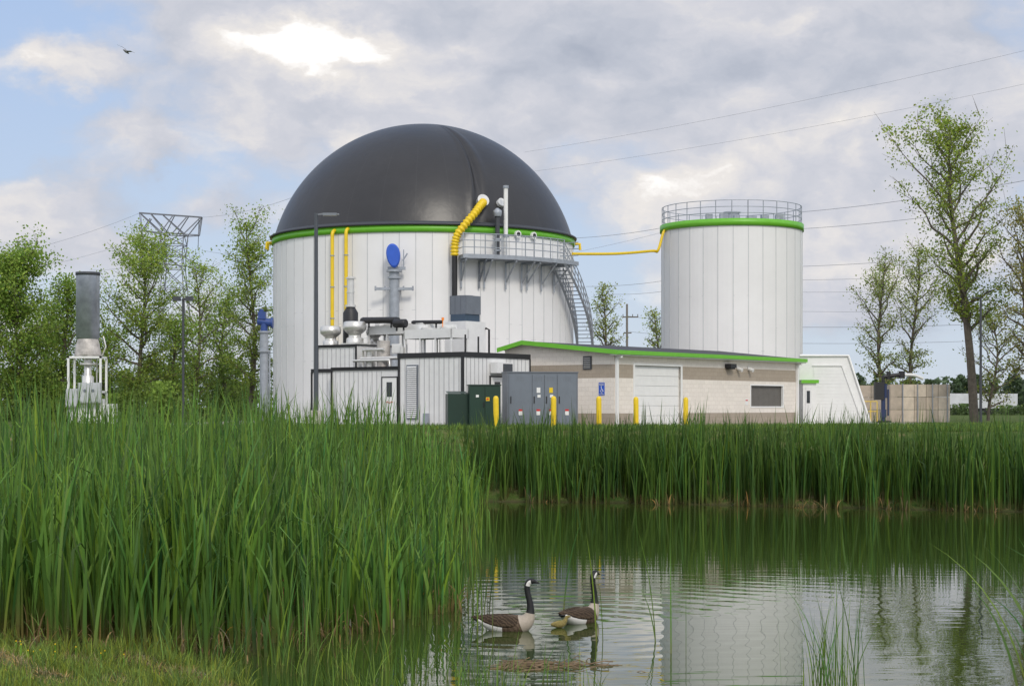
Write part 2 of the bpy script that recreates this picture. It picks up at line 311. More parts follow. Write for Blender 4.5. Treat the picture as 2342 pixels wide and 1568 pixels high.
# ---------------------------------------------------------------- trees
def make_tree(name,px,topy,Y,wpx,label,seed,leaves=6000,basepx=None,lo=.22,lsz=.17,green=(.13,.19,.035),trunk_r=.16,sparse=1.0,clus=.38,nbf=1.0,wexp=1.5,pe=.7):
    R=random.Random(seed); r2=np.random.default_rng(seed)
    H=ZZ(topy,Y); wid=wpx/F*Y/2; X0=WX(basepx if basepx else px,Y); offx=WX(px,Y)-X0
    th=thing(name,label,'tree',(X0,Y,0)); mb=MB(); segs=[]
    def cen(t): return Vector((offx*min(1,t*1.3)+.25*math.sin(t*5+seed),.3*math.sin(t*4+seed*2),t*H*.97))
    mb.tube([cen(i/12) for i in range(13)],[trunk_r*(1-i/12)**.8+.015 for i in range(13)],7)
    nb=int((20+H*1.0)*nbf)
    for i in range(nb):
        t=lo+(.97-lo)*((i+R.random()*.6)/nb); p=cen(t); az=i*2.4+R.uniform(-.5,.5)
        prof=math.sin(math.pi*min(1,max(0.05,((t-lo)/(1-lo))*.8+.17)))**pe
        L=wid*prof*R.uniform(.45,1.15); el=R.uniform(.15,.75)+t*.45
        d=Vector((math.cos(az)*math.cos(el),math.sin(az)*math.cos(el),math.sin(el)))
        ln=min(L/max(.4,math.cos(el)),(H-p.z)/max(.3,math.sin(el))*1.0+.4); pts=[p]; q=p.copy()
        for k in range(5):
            d2=(d+Vector((R.gauss(0,.18),R.gauss(0,.18),R.gauss(.0,.14)))).normalized(); q=q+d2*ln/5; pts.append(q.copy())
        r0=trunk_r*(1-t)*.55+.024
        mb.tube(pts,[r0*(1-k/5)+.008 for k in range(6)],5); segs.append((pts[2:],1.))
        for k in range(1,6):
            for _ in range(2):
                b0=pts[k]; sa=R.uniform(0,6.28); se=R.uniform(-.2,1.)
                dd=Vector((math.cos(sa)*math.cos(se),math.sin(sa)*math.cos(se),math.sin(se)))+d*.7; dd.normalize()
                l2=ln*.34*R.uniform(.5,1.1); e1=b0+dd*l2*.5+Vector((0,0,R.gauss(0,.05))); e2=b0+dd*l2
                mb.tube([b0,e1,e2],[.016,.011,.006],4,cap=False); segs.append(([b0,e1,e2],.9))
    mb.obj('trunk',M_BARK,th)
    cl=[]
    for s,wt in segs:
        for k in range(len(s)-1):
            for _ in range(2):
                if R.random()<.42*sparse+.1: cl.append(s[k].lerp(s[k+1],R.random()))
    cl=np.array([tuple(c) for c in cl]); nc=len(cl); wts=r2.uniform(.1,1,nc)**wexp; wts/=wts.sum(); idx=r2.choice(nc,leaves,p=wts)
    cb=r2.uniform(.6,1.4,nc); cs=r2.uniform(.5,1.2,nc)*clus
    C=cl[idx]+r2.normal(0,1,(leaves,3))*cs[idx][:,None]*np.array([1,1,.6])
    a=r2.normal(0,1,(leaves,3)); a/=np.linalg.norm(a,axis=1)[:,None]; b_=np.cross(a,r2.normal(0,1,(leaves,3))); b_/=np.linalg.norm(b_,axis=1)[:,None]
    sz=r2.uniform(.5,1.2,leaves)[:,None]*lsz*.5
    V=np.stack([C-a*sz,C+b_*sz*.7,C+a*sz,C-b_*sz*.7],1).reshape(-1,3); Q=np.arange(leaves*4).reshape(-1,4)
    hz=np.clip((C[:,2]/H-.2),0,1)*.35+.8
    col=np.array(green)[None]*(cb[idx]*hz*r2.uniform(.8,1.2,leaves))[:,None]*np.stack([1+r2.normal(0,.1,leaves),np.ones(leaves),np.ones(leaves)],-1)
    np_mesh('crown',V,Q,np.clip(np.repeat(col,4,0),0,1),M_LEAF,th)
    return th
T=make_tree
LG=(.24,.35,.06); LH=(.3,.4,.075)
T('deciduous_tree',45,578,106,200,'full leafy green tree at the edge of the woods',1,19000,lo=.06,green=LG,lsz=.2,clus=.58,wexp=.9)
T('deciduous_tree',-40,600,110,180,'leafy green tree beside the pond',2,11000,lo=.08,green=LG,lsz=.21,clus=.6,wexp=.9)
T('deciduous_tree',150,628,113,110,'narrow leafy tree next to the flare stack',3,7500,lo=.08,green=LG,lsz=.19,clus=.5,wexp=.9)
T('deciduous_tree',325,548,106,190,'tall broad tree with airy spring leaves',4,15500,lo=.12,green=LH,lsz=.165,clus=.46,wexp=1.1)
T('deciduous_tree',450,600,118,130,'airy young tree near the floodlight pole',5,6000,lo=.12,green=LH,lsz=.16,clus=.42)
T('deciduous_tree',572,495,108,150,'tall slender tree beside the large tank',6,12000,lo=.1,green=LH,lsz=.155,clus=.43,wexp=1.2)
T('deciduous_tree',515,680,122,130,'green tree behind the fence line',8,6500,lo=.06,green=LG,lsz=.18,clus=.5)
T('deciduous_tree',240,770,116,130,'small leafy tree at the wood edge',9,5200,lo=.05,green=LG,lsz=.18,clus=.5)
T('deciduous_tree',395,730,112,120,'small leafy tree among taller ones',10,5800,lo=.05,green=LG,lsz=.18,clus=.5)
T('deciduous_tree',110,700,118,120,'leafy tree filling the wood edge',21,7500,lo=.05,green=LG,lsz=.2,clus=.6)
T('deciduous_tree',1378,640,135,85,'thin young tree behind the brick building',11,2600,lo=.2,green=(.3,.35,.09),lsz=.18)
T('deciduous_tree',1503,700,140,60,'small tree top showing between the tanks',12,1700,lo=.2,green=(.3,.36,.09),lsz=.2)
T('deciduous_tree',2178,265,96,235,'very tall tree with forked trunk and sparse spring leaves',13,13500,basepx=2226,lo=.3,green=(.28,.36,.055),lsz=.165,trunk_r=.26,sparse=.55,clus=.42,nbf=1.1,wexp=1.8,pe=.45)
T('deciduous_tree',2350,470,92,150,'tall tree with reddish young leaves and dark trunk',14,5500,lo=.2,green=(.29,.28,.08),lsz=.15,trunk_r=.2,sparse=.6)
T('deciduous_tree',2018,590,112,125,'slim tree with sparse fresh leaves',15,4600,lo=.15,green=(.3,.36,.09),lsz=.155,trunk_r=.13,sparse=.7,pe=.5)
T('deciduous_tree',2092,555,116,115,'slim tree with thin open crown',16,4400,lo=.15,green=(.3,.36,.09),lsz=.155,trunk_r=.13,sparse=.7,pe=.5)
T('deciduous_tree',2270,720,110,160,'low twiggy tree beneath a taller one',17,3200,lo=.12,green=(.26,.3,.075),lsz=.16,trunk_r=.1)
def woods(name,xa,xb,Y,h0,h1,n,green,depth=8,lsz=.5):
    cc=int((xb-xa)*1.2); cx=rng.uniform(xa,xb,cc); cy=Y+rng.uniform(-depth/2,depth/2,cc); ch=h0+(h1-h0)*(.5+.5*np.sin(cx*.23)*np.cos(cx*.071+1))*rng.uniform(.7,1.1,cc)
    i=rng.integers(0,cc,n); u=rng.uniform(0,1,n)
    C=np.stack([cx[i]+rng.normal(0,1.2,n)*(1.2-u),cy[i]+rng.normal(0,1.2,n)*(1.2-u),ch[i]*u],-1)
    a=rng.normal(0,1,(n,3)); a/=np.linalg.norm(a,axis=1)[:,None]; b_=np.cross(a,rng.normal(0,1,(n,3))); b_/=np.linalg.norm(b_,axis=1)[:,None]
    s=rng.uniform(.4,1.1,(n,1))*lsz*.5; V=np.stack([C-a*s,C+b_*s*.7,C+a*s,C-b_*s*.7],1).reshape(-1,3)
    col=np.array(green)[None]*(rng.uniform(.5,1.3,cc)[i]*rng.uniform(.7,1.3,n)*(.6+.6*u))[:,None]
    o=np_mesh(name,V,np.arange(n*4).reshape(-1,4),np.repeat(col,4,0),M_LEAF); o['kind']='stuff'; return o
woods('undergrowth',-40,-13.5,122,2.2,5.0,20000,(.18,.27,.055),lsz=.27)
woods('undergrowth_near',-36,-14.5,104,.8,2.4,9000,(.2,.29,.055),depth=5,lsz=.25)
woods('distant_woods',-130,-45,300,5,9,9000,(.17,.23,.11),20,lsz=1.3)
woods('distant_woods_east',10,140,330,4,8,16000,(.13,.18,.1),20,lsz=1.2)
woods('distant_hedge',35,90,215,3.0,6.0,14000,(.06,.095,.04),10,lsz=.7)
woods('hedge_at_trailers',44,68,186,.6,1.7,3500,(.12,.18,.06),3,lsz=.4)
# ---------------------------------------------------------------- large digester tank
TC=(-5.19,100.0); R0=8.79
def Tc(th,r,z): a=math.radians(th); return (r*math.sin(a),-r*math.cos(a),z)
tank=thing('digester_tank','large white panelled digester tank with black dome','storage tank',(TC[0],TC[1],0))
def panel_wall(mb,R,z0,z1,n):
    d=360/n; s=math.degrees(.035/R)
    for i in range(n):
        a=i*d; mi=random.choice((0,0,1,1,2)); k=3
        for j in range(k):
            t0=a+s+(d-s)*j/k; t1=a+s+(d-s)*(j+1)/k
            mb.face([Tc(t0,R,z0),Tc(t1,R,z0),Tc(t1,R,z1),Tc(t0,R,z1)],mi)
        mb.face([Tc(a,R+.02,z0),Tc(a+s,R+.02,z0),Tc(a+s,R+.02,z1),Tc(a,R+.02,z1)],3)
        mb.face([Tc(a,R,z0),Tc(a,R+.02,z0),Tc(a,R+.02,z1),Tc(a,R,z1)],3)
        mb.face([Tc(a+s,R+.02,z0),Tc(a+s,R,z0),Tc(a+s,R,z1),Tc(a+s,R+.02,z1)],3)
        zj=random.choice((3.4,4.6,5.4,6.1)) if z1<11 else random.choice((4.2,5.6,7.5))
        mb.face([Tc(a+s,R+.006,zj),Tc(a+d,R+.006,zj),Tc(a+d,R+.006,zj+.02),Tc(a+s,R+.006,zj+.02)],3)
w=MB(); panel_wall(w,R0,0,10.32,62); w.obj('wall',WH+[M_SEAM],tank)
MB().lathe([(R0+.02,10.3),(R0+.09,10.3),(R0+.09,10.68),(R0+.02,10.68)],n=128).obj('green_band',M_GREEN,tank)
MB().lathe([(R0-.1,10.68),(R0+.2,10.68),(R0+.22,10.76),(R0+.1,10.82),(R0-.06,10.9)],n=128).obj('dome_rim',M_DARK,tank)
md=bpy.data.materials.new('black_membrane'); md.use_nodes=True; nt=md.node_tree; b=nt.nodes['Principled BSDF']; b.inputs['Roughness'].default_value=.38; b.inputs['Specular IOR Level'].default_value=.6
tc=nt.nodes.new('ShaderNodeTexCoord'); s3=nt.nodes.new('ShaderNodeSeparateXYZ'); nt.links.new(tc.outputs['Object'],s3.inputs[0])
at=nt.nodes.new('ShaderNodeMath'); at.operation='ARCTAN2'; nt.links.new(s3.outputs['X'],at.inputs[0]); nt.links.new(s3.outputs['Y'],at.inputs[1])
m1=nt.nodes.new('ShaderNodeMath'); m1.operation='MULTIPLY'; m1.inputs[1].default_value=28/(2*math.pi); nt.links.new(at.outputs[0],m1.inputs[0])
fr=nt.nodes.new('ShaderNodeMath'); fr.operation='FRACT'; nt.links.new(m1.outputs[0],fr.inputs[0])
cr=nt.nodes.new('ShaderNodeValToRGB'); cr.color_ramp.elements[0].color=(.036,.036,.038,1); cr.color_ramp.elements[0].position=.0; cr.color_ramp.elements[1].position=.03; cr.color_ramp.elements[1].color=(.019,.0185,.02,1); nt.links.new(fr.outputs[0],cr.inputs[0])
nn=nt.nodes.new('ShaderNodeTexNoise'); nn.inputs['Scale'].default_value=1.2; nn.inputs['Detail'].default_value=7; nt.links.new(tc.outputs['Object'],nn.inputs['Vector'])
mm=nt.nodes.new('ShaderNodeMix'); mm.data_type='RGBA'; mm.blend_type='MULTIPLY'; mm.inputs['Factor'].default_value=.6
nt.links.new(cr.outputs[0],mm.inputs['A']); nt.links.new(nn.outputs['Fac'],mm.inputs['B'])
ga=nt.nodes.new('ShaderNodeMix'); ga.data_type='RGBA'; ga.blend_type='ADD'; ga.inputs['Factor'].default_value=1; ga.inputs['B'].default_value=(.004,.004,.004,1); nt.links.new(mm.outputs['Result'],ga.inputs['A']); nt.links.new(ga.outputs['Result'],b.inputs['Base Color'])
bp=nt.nodes.new('ShaderNodeBump'); bp.inputs['Strength'].default_value=.35; bp.inputs['Distance'].default_value=.06; nt.links.new(nn.outputs['Fac'],bp.inputs['Height']); nt.links.new(bp.outputs['Normal'],b.inputs['Normal'])
RS=9.05; ZC=17.45-RS
def domer(z): return math.sqrt(max(0,RS*RS-(z-ZC)**2))
a_start=math.asin((10.8-ZC)/RS); dm=MB(); NT,NZ=360,44
for i in range(NZ+1):
    a=a_start+(math.pi/2-a_start)*i/NZ; r=max(.001,RS*math.cos(a)); z=ZC+RS*math.sin(a)
    for j in range(NT):
        t=360*j/NT; tf=20+4*math.sin(i/NZ*3.0); dt=(t-tf+180)%360-180; e=math.sin(min(1,i/NZ*1.15)*math.pi) if i/NZ<.87 else 0
        f=e*(.2*math.exp(-(dt/1.2)**2)-.28*math.exp(-((dt-2.6)/1.2)**2)+.1*math.exp(-((dt-6.0)/2)**2))
        p=Tc(t,r*(1+f/RS),z+f*math.sin(a)*.3); dm.v.append(p)
for i in range(NZ):
    for j in range(NT):
        a=i*NT+j; b2=i*NT+(j+1)%NT; dm.f.append((a,b2,b2+NT,a+NT)); dm.m.append(0); dm.s.append(True)
dm.obj('dome',md,tank)
def pipeonwall(th_,z0,z1,rad,mat_,name,off=.3):
    m=MB(); p=[Tc(th_,R0+off,z0),Tc(th_,R0+off,z1-.35)]
    for k in range(1,7):
        a=math.pi/2*k/6; p.append(Tc(th_,R0+off-.3*(1-math.cos(a)),z1-.35+.3*math.sin(a)))
    m.tube(p,rad,10)
    for z in np.arange(z0+.6,z1-.5,1.7):
        c=Tc(th_,R0+off,z); m.tube([(c[0],c[1],z-.03),(c[0],c[1],z+.03)],rad*1.25,10,1)
    return m.obj(name,[mat_,M_GALV],tank)
pipeonwall(-30.2,0,10.55,.1,M_YEL,'gas_pipe'); pipeonwall(-24.6,0,10.6,.1,M_YEL,'gas_pipe')
m=MB(); m.tube([Tc(13.2,R0+.45,3.0),Tc(13.2,R0+.45,9.05)],.15,14); m.obj('black_duct',M_BLACK,tank)
pts=[Tc(13.2,R0+.45,9.0),Tc(13.3,R0+.47,9.6),Tc(14.2,R0+.5,10.15),Tc(17,R0+.55,10.75),Tc(20,R0+.5,11.3),Tc(22.5,R0+.3,11.75),Tc(24.2,R0+.02,11.95),Tc(25,R0-.4,12.0)]
def smooth(pts,n):
    P=[Vector(p) for p in pts]; out=[]
    for i in range(len(P)-1):
        p0=P[max(i-1,0)];p1=P[i];p2=P[i+1];p3=P[min(i+2,len(P)-1)]
        for k in range(n):
            t=k/n; out.append(.5*((2*p1)+(-p0+p2)*t+(2*p0-5*p1+4*p2-p3)*t*t+(-p0+3*p1-3*p2+p3)*t**3))
    out.append(P[-1]); return out
sp=smooth(pts,14); MB().tube(sp,[.235 if (i//2)%2 else .18 for i in range(len(sp))],14).obj('corrugated_gas_hose',M_YEL,tank)
c=Vector(Tc(25,R0-.55,12.0)); dd=Vector(Tc(25,1,.35)).normalized(); MB().tube([c,c+dd*.35],.3,18).tube([c+dd*.33,c+dd*.4],.34,18).obj('hose_flange',M_SILV,tank)
pf=MB(); th0,th1,zd=15,63,9.05
def arcbox(m,t0,t1,r0,r1,z0,z1,n=20,mi=0):
    for i in range(n):
        a=t0+(t1-t0)*i/n; b2=t0+(t1-t0)*(i+1)/n
        A=[Tc(a,r0,z0),Tc(a,r1,z0),Tc(b2,r1,z0),Tc(b2,r0,z0)]; B=[(p[0],p[1],z1) for p in A]
        m.face(A[::-1],mi); m.face(B,mi); m.face([A[1],A[2],B[2],B[1]],mi); m.face([A[3],A[0],B[0],B[3]],mi)
        if i==0: m.face([A[0],A[1],B[1],B[0]],mi)
        if i==n-1: m.face([A[2],A[3],B[3],B[2]],mi)
arcbox(pf,th0,th1,R0+.1,R0+1.25,zd-.22,zd); plat=pf.obj('platform',M_GALV,tank)
def rails(m,t0,t1,r,z0f,z1f,n,post=.03,h=1.1,mid=(.37,.74)):
    for i in range(n+1):
        t=t0+(t1-t0)*i/n; z=z0f+(z1f-z0f)*i/n; m.tube([Tc(t,r,z),Tc(t,r,z+h)],post,5)
    k=n*4
    for hh in mid+(h,):
        m.tube([Tc(t0+(t1-t0)*i/k,r,z0f+(z1f-z0f)*i/k+hh) for i in range(k+1)],post*.85,5)
rl=MB(); rails(rl,th0,th1-9,R0+1.22,zd,zd,11)
for hh in (.37,.74,1.1): rl.tube([Tc(th0,R0+.1,zd+hh),Tc(th0,R0+1.22,zd+hh)],.028,5); rl.tube([Tc(th1,R0+.1,zd+hh),Tc(th1,R0+1.22,zd+hh)],.028,5)
rl.obj('railing',M_GALV,plat)
for t in (16,22.5,24.5,33,40,42.5,50,58):
    m=MB(); m.bar(Tc(t,R0+.12,zd-.25),Tc(t,R0+.12,zd-1.75),.09); m.bar(Tc(t,R0+1.2,zd-.25),Tc(t,R0+.14,zd-1.35),.08); m.bar(Tc(t,R0+.12,zd-.3),Tc(t,R0+1.2,zd-.3),.09); m.obj('bracket',M_GREY if t==22.5 else M_GALV,plat)
st=MB(); a0,a1=54,112; nst=42
for i in range(nst):
    t=a0+(a1-a0)*i/nst; z=zd-.1-(zd-.1)*i/nst; arcbox(st,t,t+1.2,R0+.3,R0+1.15,z-.04,z,1)
for r in (R0+.28,R0+1.17):
    st.tube([Tc(a0+(a1-a0)*i/40,r,zd-.12-(zd-.1)*i/40) for i in range(41)],.09,4)
stair=st.obj('staircase',M_GALV,tank)
rl=MB(); rails(rl,a0,a1,R0+1.17,zd-.1,0,24); rails(rl,a0+9,a1,R0+.28,zd-1.4,0,20); rl.obj('stair_railing',M_GALV,stair)
m=MB(); c=Tc(31.5,R0+.5,0); m.tube([(c[0],c[1],zd),(c[0],c[1],12.75)],.12,12); m.tube([(c[0],c[1],12.75),(c[0],c[1],12.9)],.16,12,1); m.tube([(c[0],c[1],10.1),(c[0],c[1],10.2)],.17,12,1); m.obj('vent_pipe',[M_WHITE,M_GALV],tank)
m=MB(); c=Tc(28.3,R0+.5,0); m.tube([(c[0],c[1],zd),(c[0],c[1],11.2)],.13,12); m.tube([(c[0],c[1],11.2),(c[0],c[1],11.35),(c[0],c[1],11.5),(c[0],c[1],11.65)],[.2,.24,.24,.05],12,1); m.tube([(c[0],c[1],9.9),(c[0],c[1],10.0)],.22,12,1); m.tube([(c[0],c[1],9.3),(c[0],c[1],9.4)],.2,12,1); m.obj('relief_valve',[M_DARK,M_GALV],tank)
for t,z,r in ((33.2,12.0,.24),):
    c=Vector(Tc(t,domer(z)-.1,z)); dd=Vector(Tc(t,1,.4)).normalized(); MB().tube([c,c+dd*.3],r,20).obj('dome_port',M_WHITE,tank)
for t,z in ((38,10.35),(45.5,10.35)):
    c=Vector(Tc(t,R0,z)); dd=Vector(Tc(t,1,0)); m=MB(); m.tube([c,c+dd*.22],.2,16); m.tube([c+dd*.22,c+dd*.24],.12,16,1); m.obj('wall_port',[M_WHITE,M_BLACK],tank)
for t in (-86,-90,91):
    m=MB(); c=Vector(Tc(t,R0+.12,10.5)); m.tube([c,c+Vector(Tc(t,.28,0)),c+Vector(Tc(t,.3,-.35))],.09,8); m.obj('overflow_elbow',M_YEL,tank)
m=MB(); t=-6.8; c=Tc(t,R0+.55,0); m.tube([(c[0],c[1],0),(c[0],c[1],8.2)],.27,16); m.tube([(c[0],c[1],8.1),(c[0],c[1],8.22)],.42,16); m.tube([(c[0],c[1],7.75),(c[0],c[1],7.85)],.36,16); m.bar((c[0]-1.02,c[1]-.1,7.2),(c[0]+1.02,c[1]-.1,7.2),.14); m.bar((c[0]-.45,c[1],7.2),(c[0]-.3,c[1]+.5,7.2),.1); m.bar((c[0]+.45,c[1],7.2),(c[0]+.3,c[1]+.5,7.2),.1)
for sx_ in (-1,-.5,.5,1): m.tube([(c[0]+sx_,c[1]-.1,7.1),(c[0]+sx_,c[1]-.1,7.35)],.05,6)
mixer=m.obj('mixer_pipe',M_GALV,tank)
# blue belt guard: flat oval plate, wide above and narrow below
m=MB(); oc=Vector((c[0]-.03,c[1]-.25,8.95)); ov_=[]
for k in range(28):
    a=2*math.pi*k/28; rw=.37*(1+.12*math.sin(a)); ov_.append((oc.x+rw*math.cos(a)+.05*math.sin(a)*-1,oc.z+.64*math.sin(a)))
F0=[(x,oc.y-.13,z) for x,z in ov_]; F1=[(x,oc.y+.13,z) for x,z in ov_]; Fi=[(oc.x+(x-oc.x)*.86,oc.y-.19,oc.z+(z-oc.z)*.86) for x,z in ov_]
m.face(Fi); m.face(F1[::-1])
for k in range(28): j=(k+1)%28; m.face([F0[k],F0[j],F1[j],F1[k]],0,True); m.face([Fi[k],Fi[j],F0[j],F0[k]],0,True)
m.obj('mixer_drive_guard',M_BLUE,mixer)
m=MB(); m.tube([(c[0],c[1],8.2),(c[0],c[1],8.6)],.2,12); m.bar((c[0]+.45,c[1],8.7),(c[0]+.7,c[1],9.1),.07); m.bar((c[0]+.5,c[1],8.3),(c[0]+.5,c[1],9.3),.05); m.bar((c[0]-.35,c[1],8.3),(c[0]+.6,c[1],8.3),.16); m.obj('mixer_bracket',M_GALV,mixer)
S2=(WX(1673,105),105.0); R2=4.33
m=MB()
A=Vector(Tc(78,R0+.1,9.35))+Vector((TC[0],TC[1],0)); B=Vector((WX(1505,103.5),103.5,ZZ(572,103.5))); C_=Vector((WX(1518,103.8),103.8,ZZ(530,103.8))); D_=Vector((WX(1530,104.2),104.2,ZZ(527,104.2)))
A.z=ZZ(580,98)
m.tube(smooth([A,(A+B)/2+Vector((0,0,-.1)),B-Vector((.4,0,.05)),B,C_,D_],6),.085,10)
o=m.obj('yellow_gas_line',M_YEL); tag(o,'yellow gas pipe strung between the two white tanks','pipe')
# ---------------------------------------------------------------- small tank
t2=thing('storage_tank','smaller white panelled tank with railed flat top','storage tank',(S2[0],S2[1],0),.1)
zt=ZZ(513,100.7)
w=MB(); panel_wall(w,R2,0,zt,30); w.obj('wall',WH+[M_SEAM],t2)
MB().lathe([(R2+.02,zt-.05),(R2+.09,zt-.05),(R2+.09,zt+.36),(R2-.05,zt+.36)],n=96).obj('green_band',M_GREEN,t2)
rf2=MB().lathe([(R2-.05,zt+.34),(R2*.6,zt+.5),(.9,zt+.62),(.001,zt+.64)],n=64).obj('roof',M_GALV,t2)
m=MB(); rails(m,0,360,R2-.05,zt+.36,zt+.36,28,post=.026,h=1.1,mid=(.35,.72)); m.obj('railing',M_GALV,t2)
for i in range(6):
    m=MB(); x=-2.3+i*.85; m.box(x,-3.3,zt+.4,x+random.uniform(.3,.6),-3.0,zt+.4+random.uniform(.2,.38)); m.obj('roof_box',M_GALV,rf2)
m=MB(); m.tube([(-.2,-1,zt+.55),(-.2,-1,zt+1.05)],.45,16); m.tube([(-.2,-1,zt+1.049),(-.2,-1,zt+1.1)],.55,16); m.obj('roof_hatch',M_GALV,rf2)
# ---------------------------------------------------------------- block building
mbk=bpy.data.materials.new('split_face_block'); mbk.use_nodes=True; nt=mbk.node_tree; b=nt.nodes['Principled BSDF']; b.inputs['Roughness'].default_value=.9; b.inputs['Specular IOR Level'].default_value=.2
tc=nt.nodes.new('ShaderNodeTexCoord'); s3=nt.nodes.new('ShaderNodeSeparateXYZ'); nt.links.new(tc.outputs['Object'],s3.inputs[0])
a_=nt.nodes.new('ShaderNodeMath'); a_.operation='ADD'; nt.links.new(s3.outputs['X'],a_.inputs[0]); nt.links.new(s3.outputs['Y'],a_.inputs[1])
cb_=nt.nodes.new('ShaderNodeCombineXYZ'); nt.links.new(a_.outputs[0],cb_.inputs[0]); nt.links.new(s3.outputs['Z'],cb_.inputs[1])
bk=nt.nodes.new('ShaderNodeTexBrick'); bk.inputs['Scale'].default_value=1; bk.inputs['Brick Width'].default_value=.4; bk.inputs['Row Height'].default_value=.2; bk.inputs['Mortar Size'].default_value=.009
bk.inputs['Color1'].default_value=(.92,.92,.92,1); bk.inputs['Color2'].default_value=(1,1,1,1); bk.inputs['Mortar'].default_value=(.84,.82,.8,1); nt.links.new(cb_.outputs[0],bk.inputs['Vector'])
zr=nt.nodes.new('ShaderNodeValToRGB'); zr.color_ramp.interpolation='CONSTANT'; zn=nt.nodes.new('ShaderNodeMath'); zn.operation='DIVIDE'; zn.inputs[1].default_value=4; nt.links.new(s3.outputs['Z'],zn.inputs[0]); nt.links.new(zn.outputs[0],zr.inputs[0])
el=zr.color_ramp.elements; TANC=(.42,.36,.29,1); CRM=(.86,.8,.72,1)
el[0].position=0; el[0].color=TANC; el[1].position=.6/4; el[1].color=CRM
q=el.new(2.2/4); q.color=TANC; q=el.new(2.8/4); q.color=CRM
n_=nt.nodes.new('ShaderNodeTexNoise'); n_.inputs['Scale'].default_value=14; n_.inputs['Detail'].default_value=6; nt.links.new(tc.outputs['Object'],n_.inputs['Vector'])
nr=nt.nodes.new('ShaderNodeMapRange'); nr.inputs['To Min'].default_value=.86; nr.inputs['To Max'].default_value=1.08; nt.links.new(n_.outputs['Fac'],nr.inputs['Value'])
mA=nt.nodes.new('ShaderNodeMix'); mA.data_type='RGBA'; mA.blend_type='MULTIPLY'; mA.inputs['Factor'].default_value=1; nt.links.new(zr.outputs[0],mA.inputs['A']); nt.links.new(bk.outputs['Color'],mA.inputs['B'])
mB_=nt.nodes.new('ShaderNodeMix'); mB_.data_type='RGBA'; mB_.blend_type='MULTIPLY'; mB_.inputs['Factor'].default_value=1; nt.links.new(mA.outputs['Result'],mB_.inputs['A']); nt.links.new(nr.outputs[0],mB_.inputs['B']); nt.links.new(mB_.outputs['Result'],b.inputs['Base Color'])
bp=nt.nodes.new('ShaderNodeBump'); bp.inputs['Strength'].default_value=.35; bp.inputs['Distance'].default_value=.025; nt.links.new(n_.outputs['Fac'],bp.inputs['Height']); nt.links.new(bp.outputs['Normal'],b.inputs['Normal'])
ANG=math.atan2(.79,.608); L,DP,RY,EZ,PK=17.2,6.2,4.9,3.34,3.84
sl=(PK-EZ)/RY
def rz(y): return PK-abs(y-RY)*(sl if y<RY else sl*2.2)+.05
ER=rz(DP)-.05
bd=thing('block_building','low cream block building with green roof edge','building',(4.58,76,0),ANG)
w=MB(); fx=lambda u,z,d:(u,d,z)
OPS=[(1.65,5.6,.02,2.8),(12.2,15.7,.86,2.05)]
wall(w,fx,0,L,0,EZ,OPS)
gl=lambda u,z,d:(d,DP-u,z)
wall(w,gl,0,DP,0,EZ,[])
w.face([(0,DP,EZ),(0,0,EZ),(0,RY,PK),(0,DP,ER)]); w.face([(L,0,0),(L,DP,0),(L,DP,ER),(L,RY,PK),(L,0,EZ)]); w.face([(L,DP,0),(0,DP,0),(0,DP,ER),(L,DP,ER)])
w.obj('wall',mbk,bd)
r=MB(); ov=.35
for (ya,yb) in ((-ov,RY),(RY,DP+.15)):
    P1=[(-ov,ya,rz(ya)+.06),(L+ov,ya,rz(ya)+.06),(L+ov,yb,rz(yb)+.06),(-ov,yb,rz(yb)+.06)]; r.face(P1); r.face([(p[0],p[1],p[2]-.08) for p in P1][::-1])
rf=r.obj('roof',M_ROOF,bd)
g_=MB(); g_.box(-ov-.03,-ov-.08,rz(-ov)-.10,L+ov,-ov-.003,rz(-ov)+.08)
for (ya,yb) in ((-ov-.08,RY),(RY,DP+.15)):
    A=[(-ov-.08,ya,rz(ya)-.11),(-ov-.003,ya,rz(ya)-.11),(-ov-.003,yb,rz(yb)-.11),(-ov-.08,yb,rz(yb)-.11)]; B=[(p[0],p[1],p[2]+.2) for p in A]
    g_.face(A[::-1]); g_.face(B); [g_.face([A[k],A[(k+1)%4],B[(k+1)%4],B[k]]) for k in range(4)]
g_.obj('green_fascia',M_GREEN,rf)
m=MB(); m.box(-ov+.01,-ov,rz(-ov)-.15,L+ov-.02,-.004,rz(-ov)-.105); m.obj('soffit',M_WHITE,rf)
m=MB()
for z in np.arange(.04,2.75,.46): m.box(1.66,.1,z,5.59,.14,z+.445)
m.box(1.66,.141,.02,5.59,.15,2.79,0); gd=m.obj('garage_door',M_WHITE,bd)
m=MB(); m.box(1.52,-.03,0,1.65,.08,2.9); m.box(5.6,-.03,0,5.73,.08,2.9); m.box(1.65,-.03,2.8,5.6,.08,2.9); m.obj('door_frame',M_WHITE,gd)
m=MB()
for k in range(26):
    u=12.28+k*(3.36/26); m.face([(u,.13,.93),(u+.06,.105,.93),(u+.06,.105,1.98),(u,.13,1.98)])
wn=MB(); wn.box(12.2,.148,.86,15.7,.15,2.05); wn=wn.obj('window',M_GLASS,bd)
m.obj('blind',mat('blind_slats',(.15,.14,.125),.7),wn)
m=MB(); 
for bx in ((12.2,-.02,.86,12.28,.1,2.05),(15.62,-.02,.86,15.7,.1,2.05),(12.28,-.02,.86,15.62,.1,.93),(12.28,-.02,1.98,15.62,.1,2.05)): m.box(*bx)
m.obj('frame',M_WHITE,wn)
for u in (.12,L-.12):
    m=MB(); m.box(u-.07,-.13,0,u+.07,-.01,3.15); m.box(u-.07,-.34,3.1,u+.07,-.01,3.2); m.obj('downspout',M_WHITE,bd)
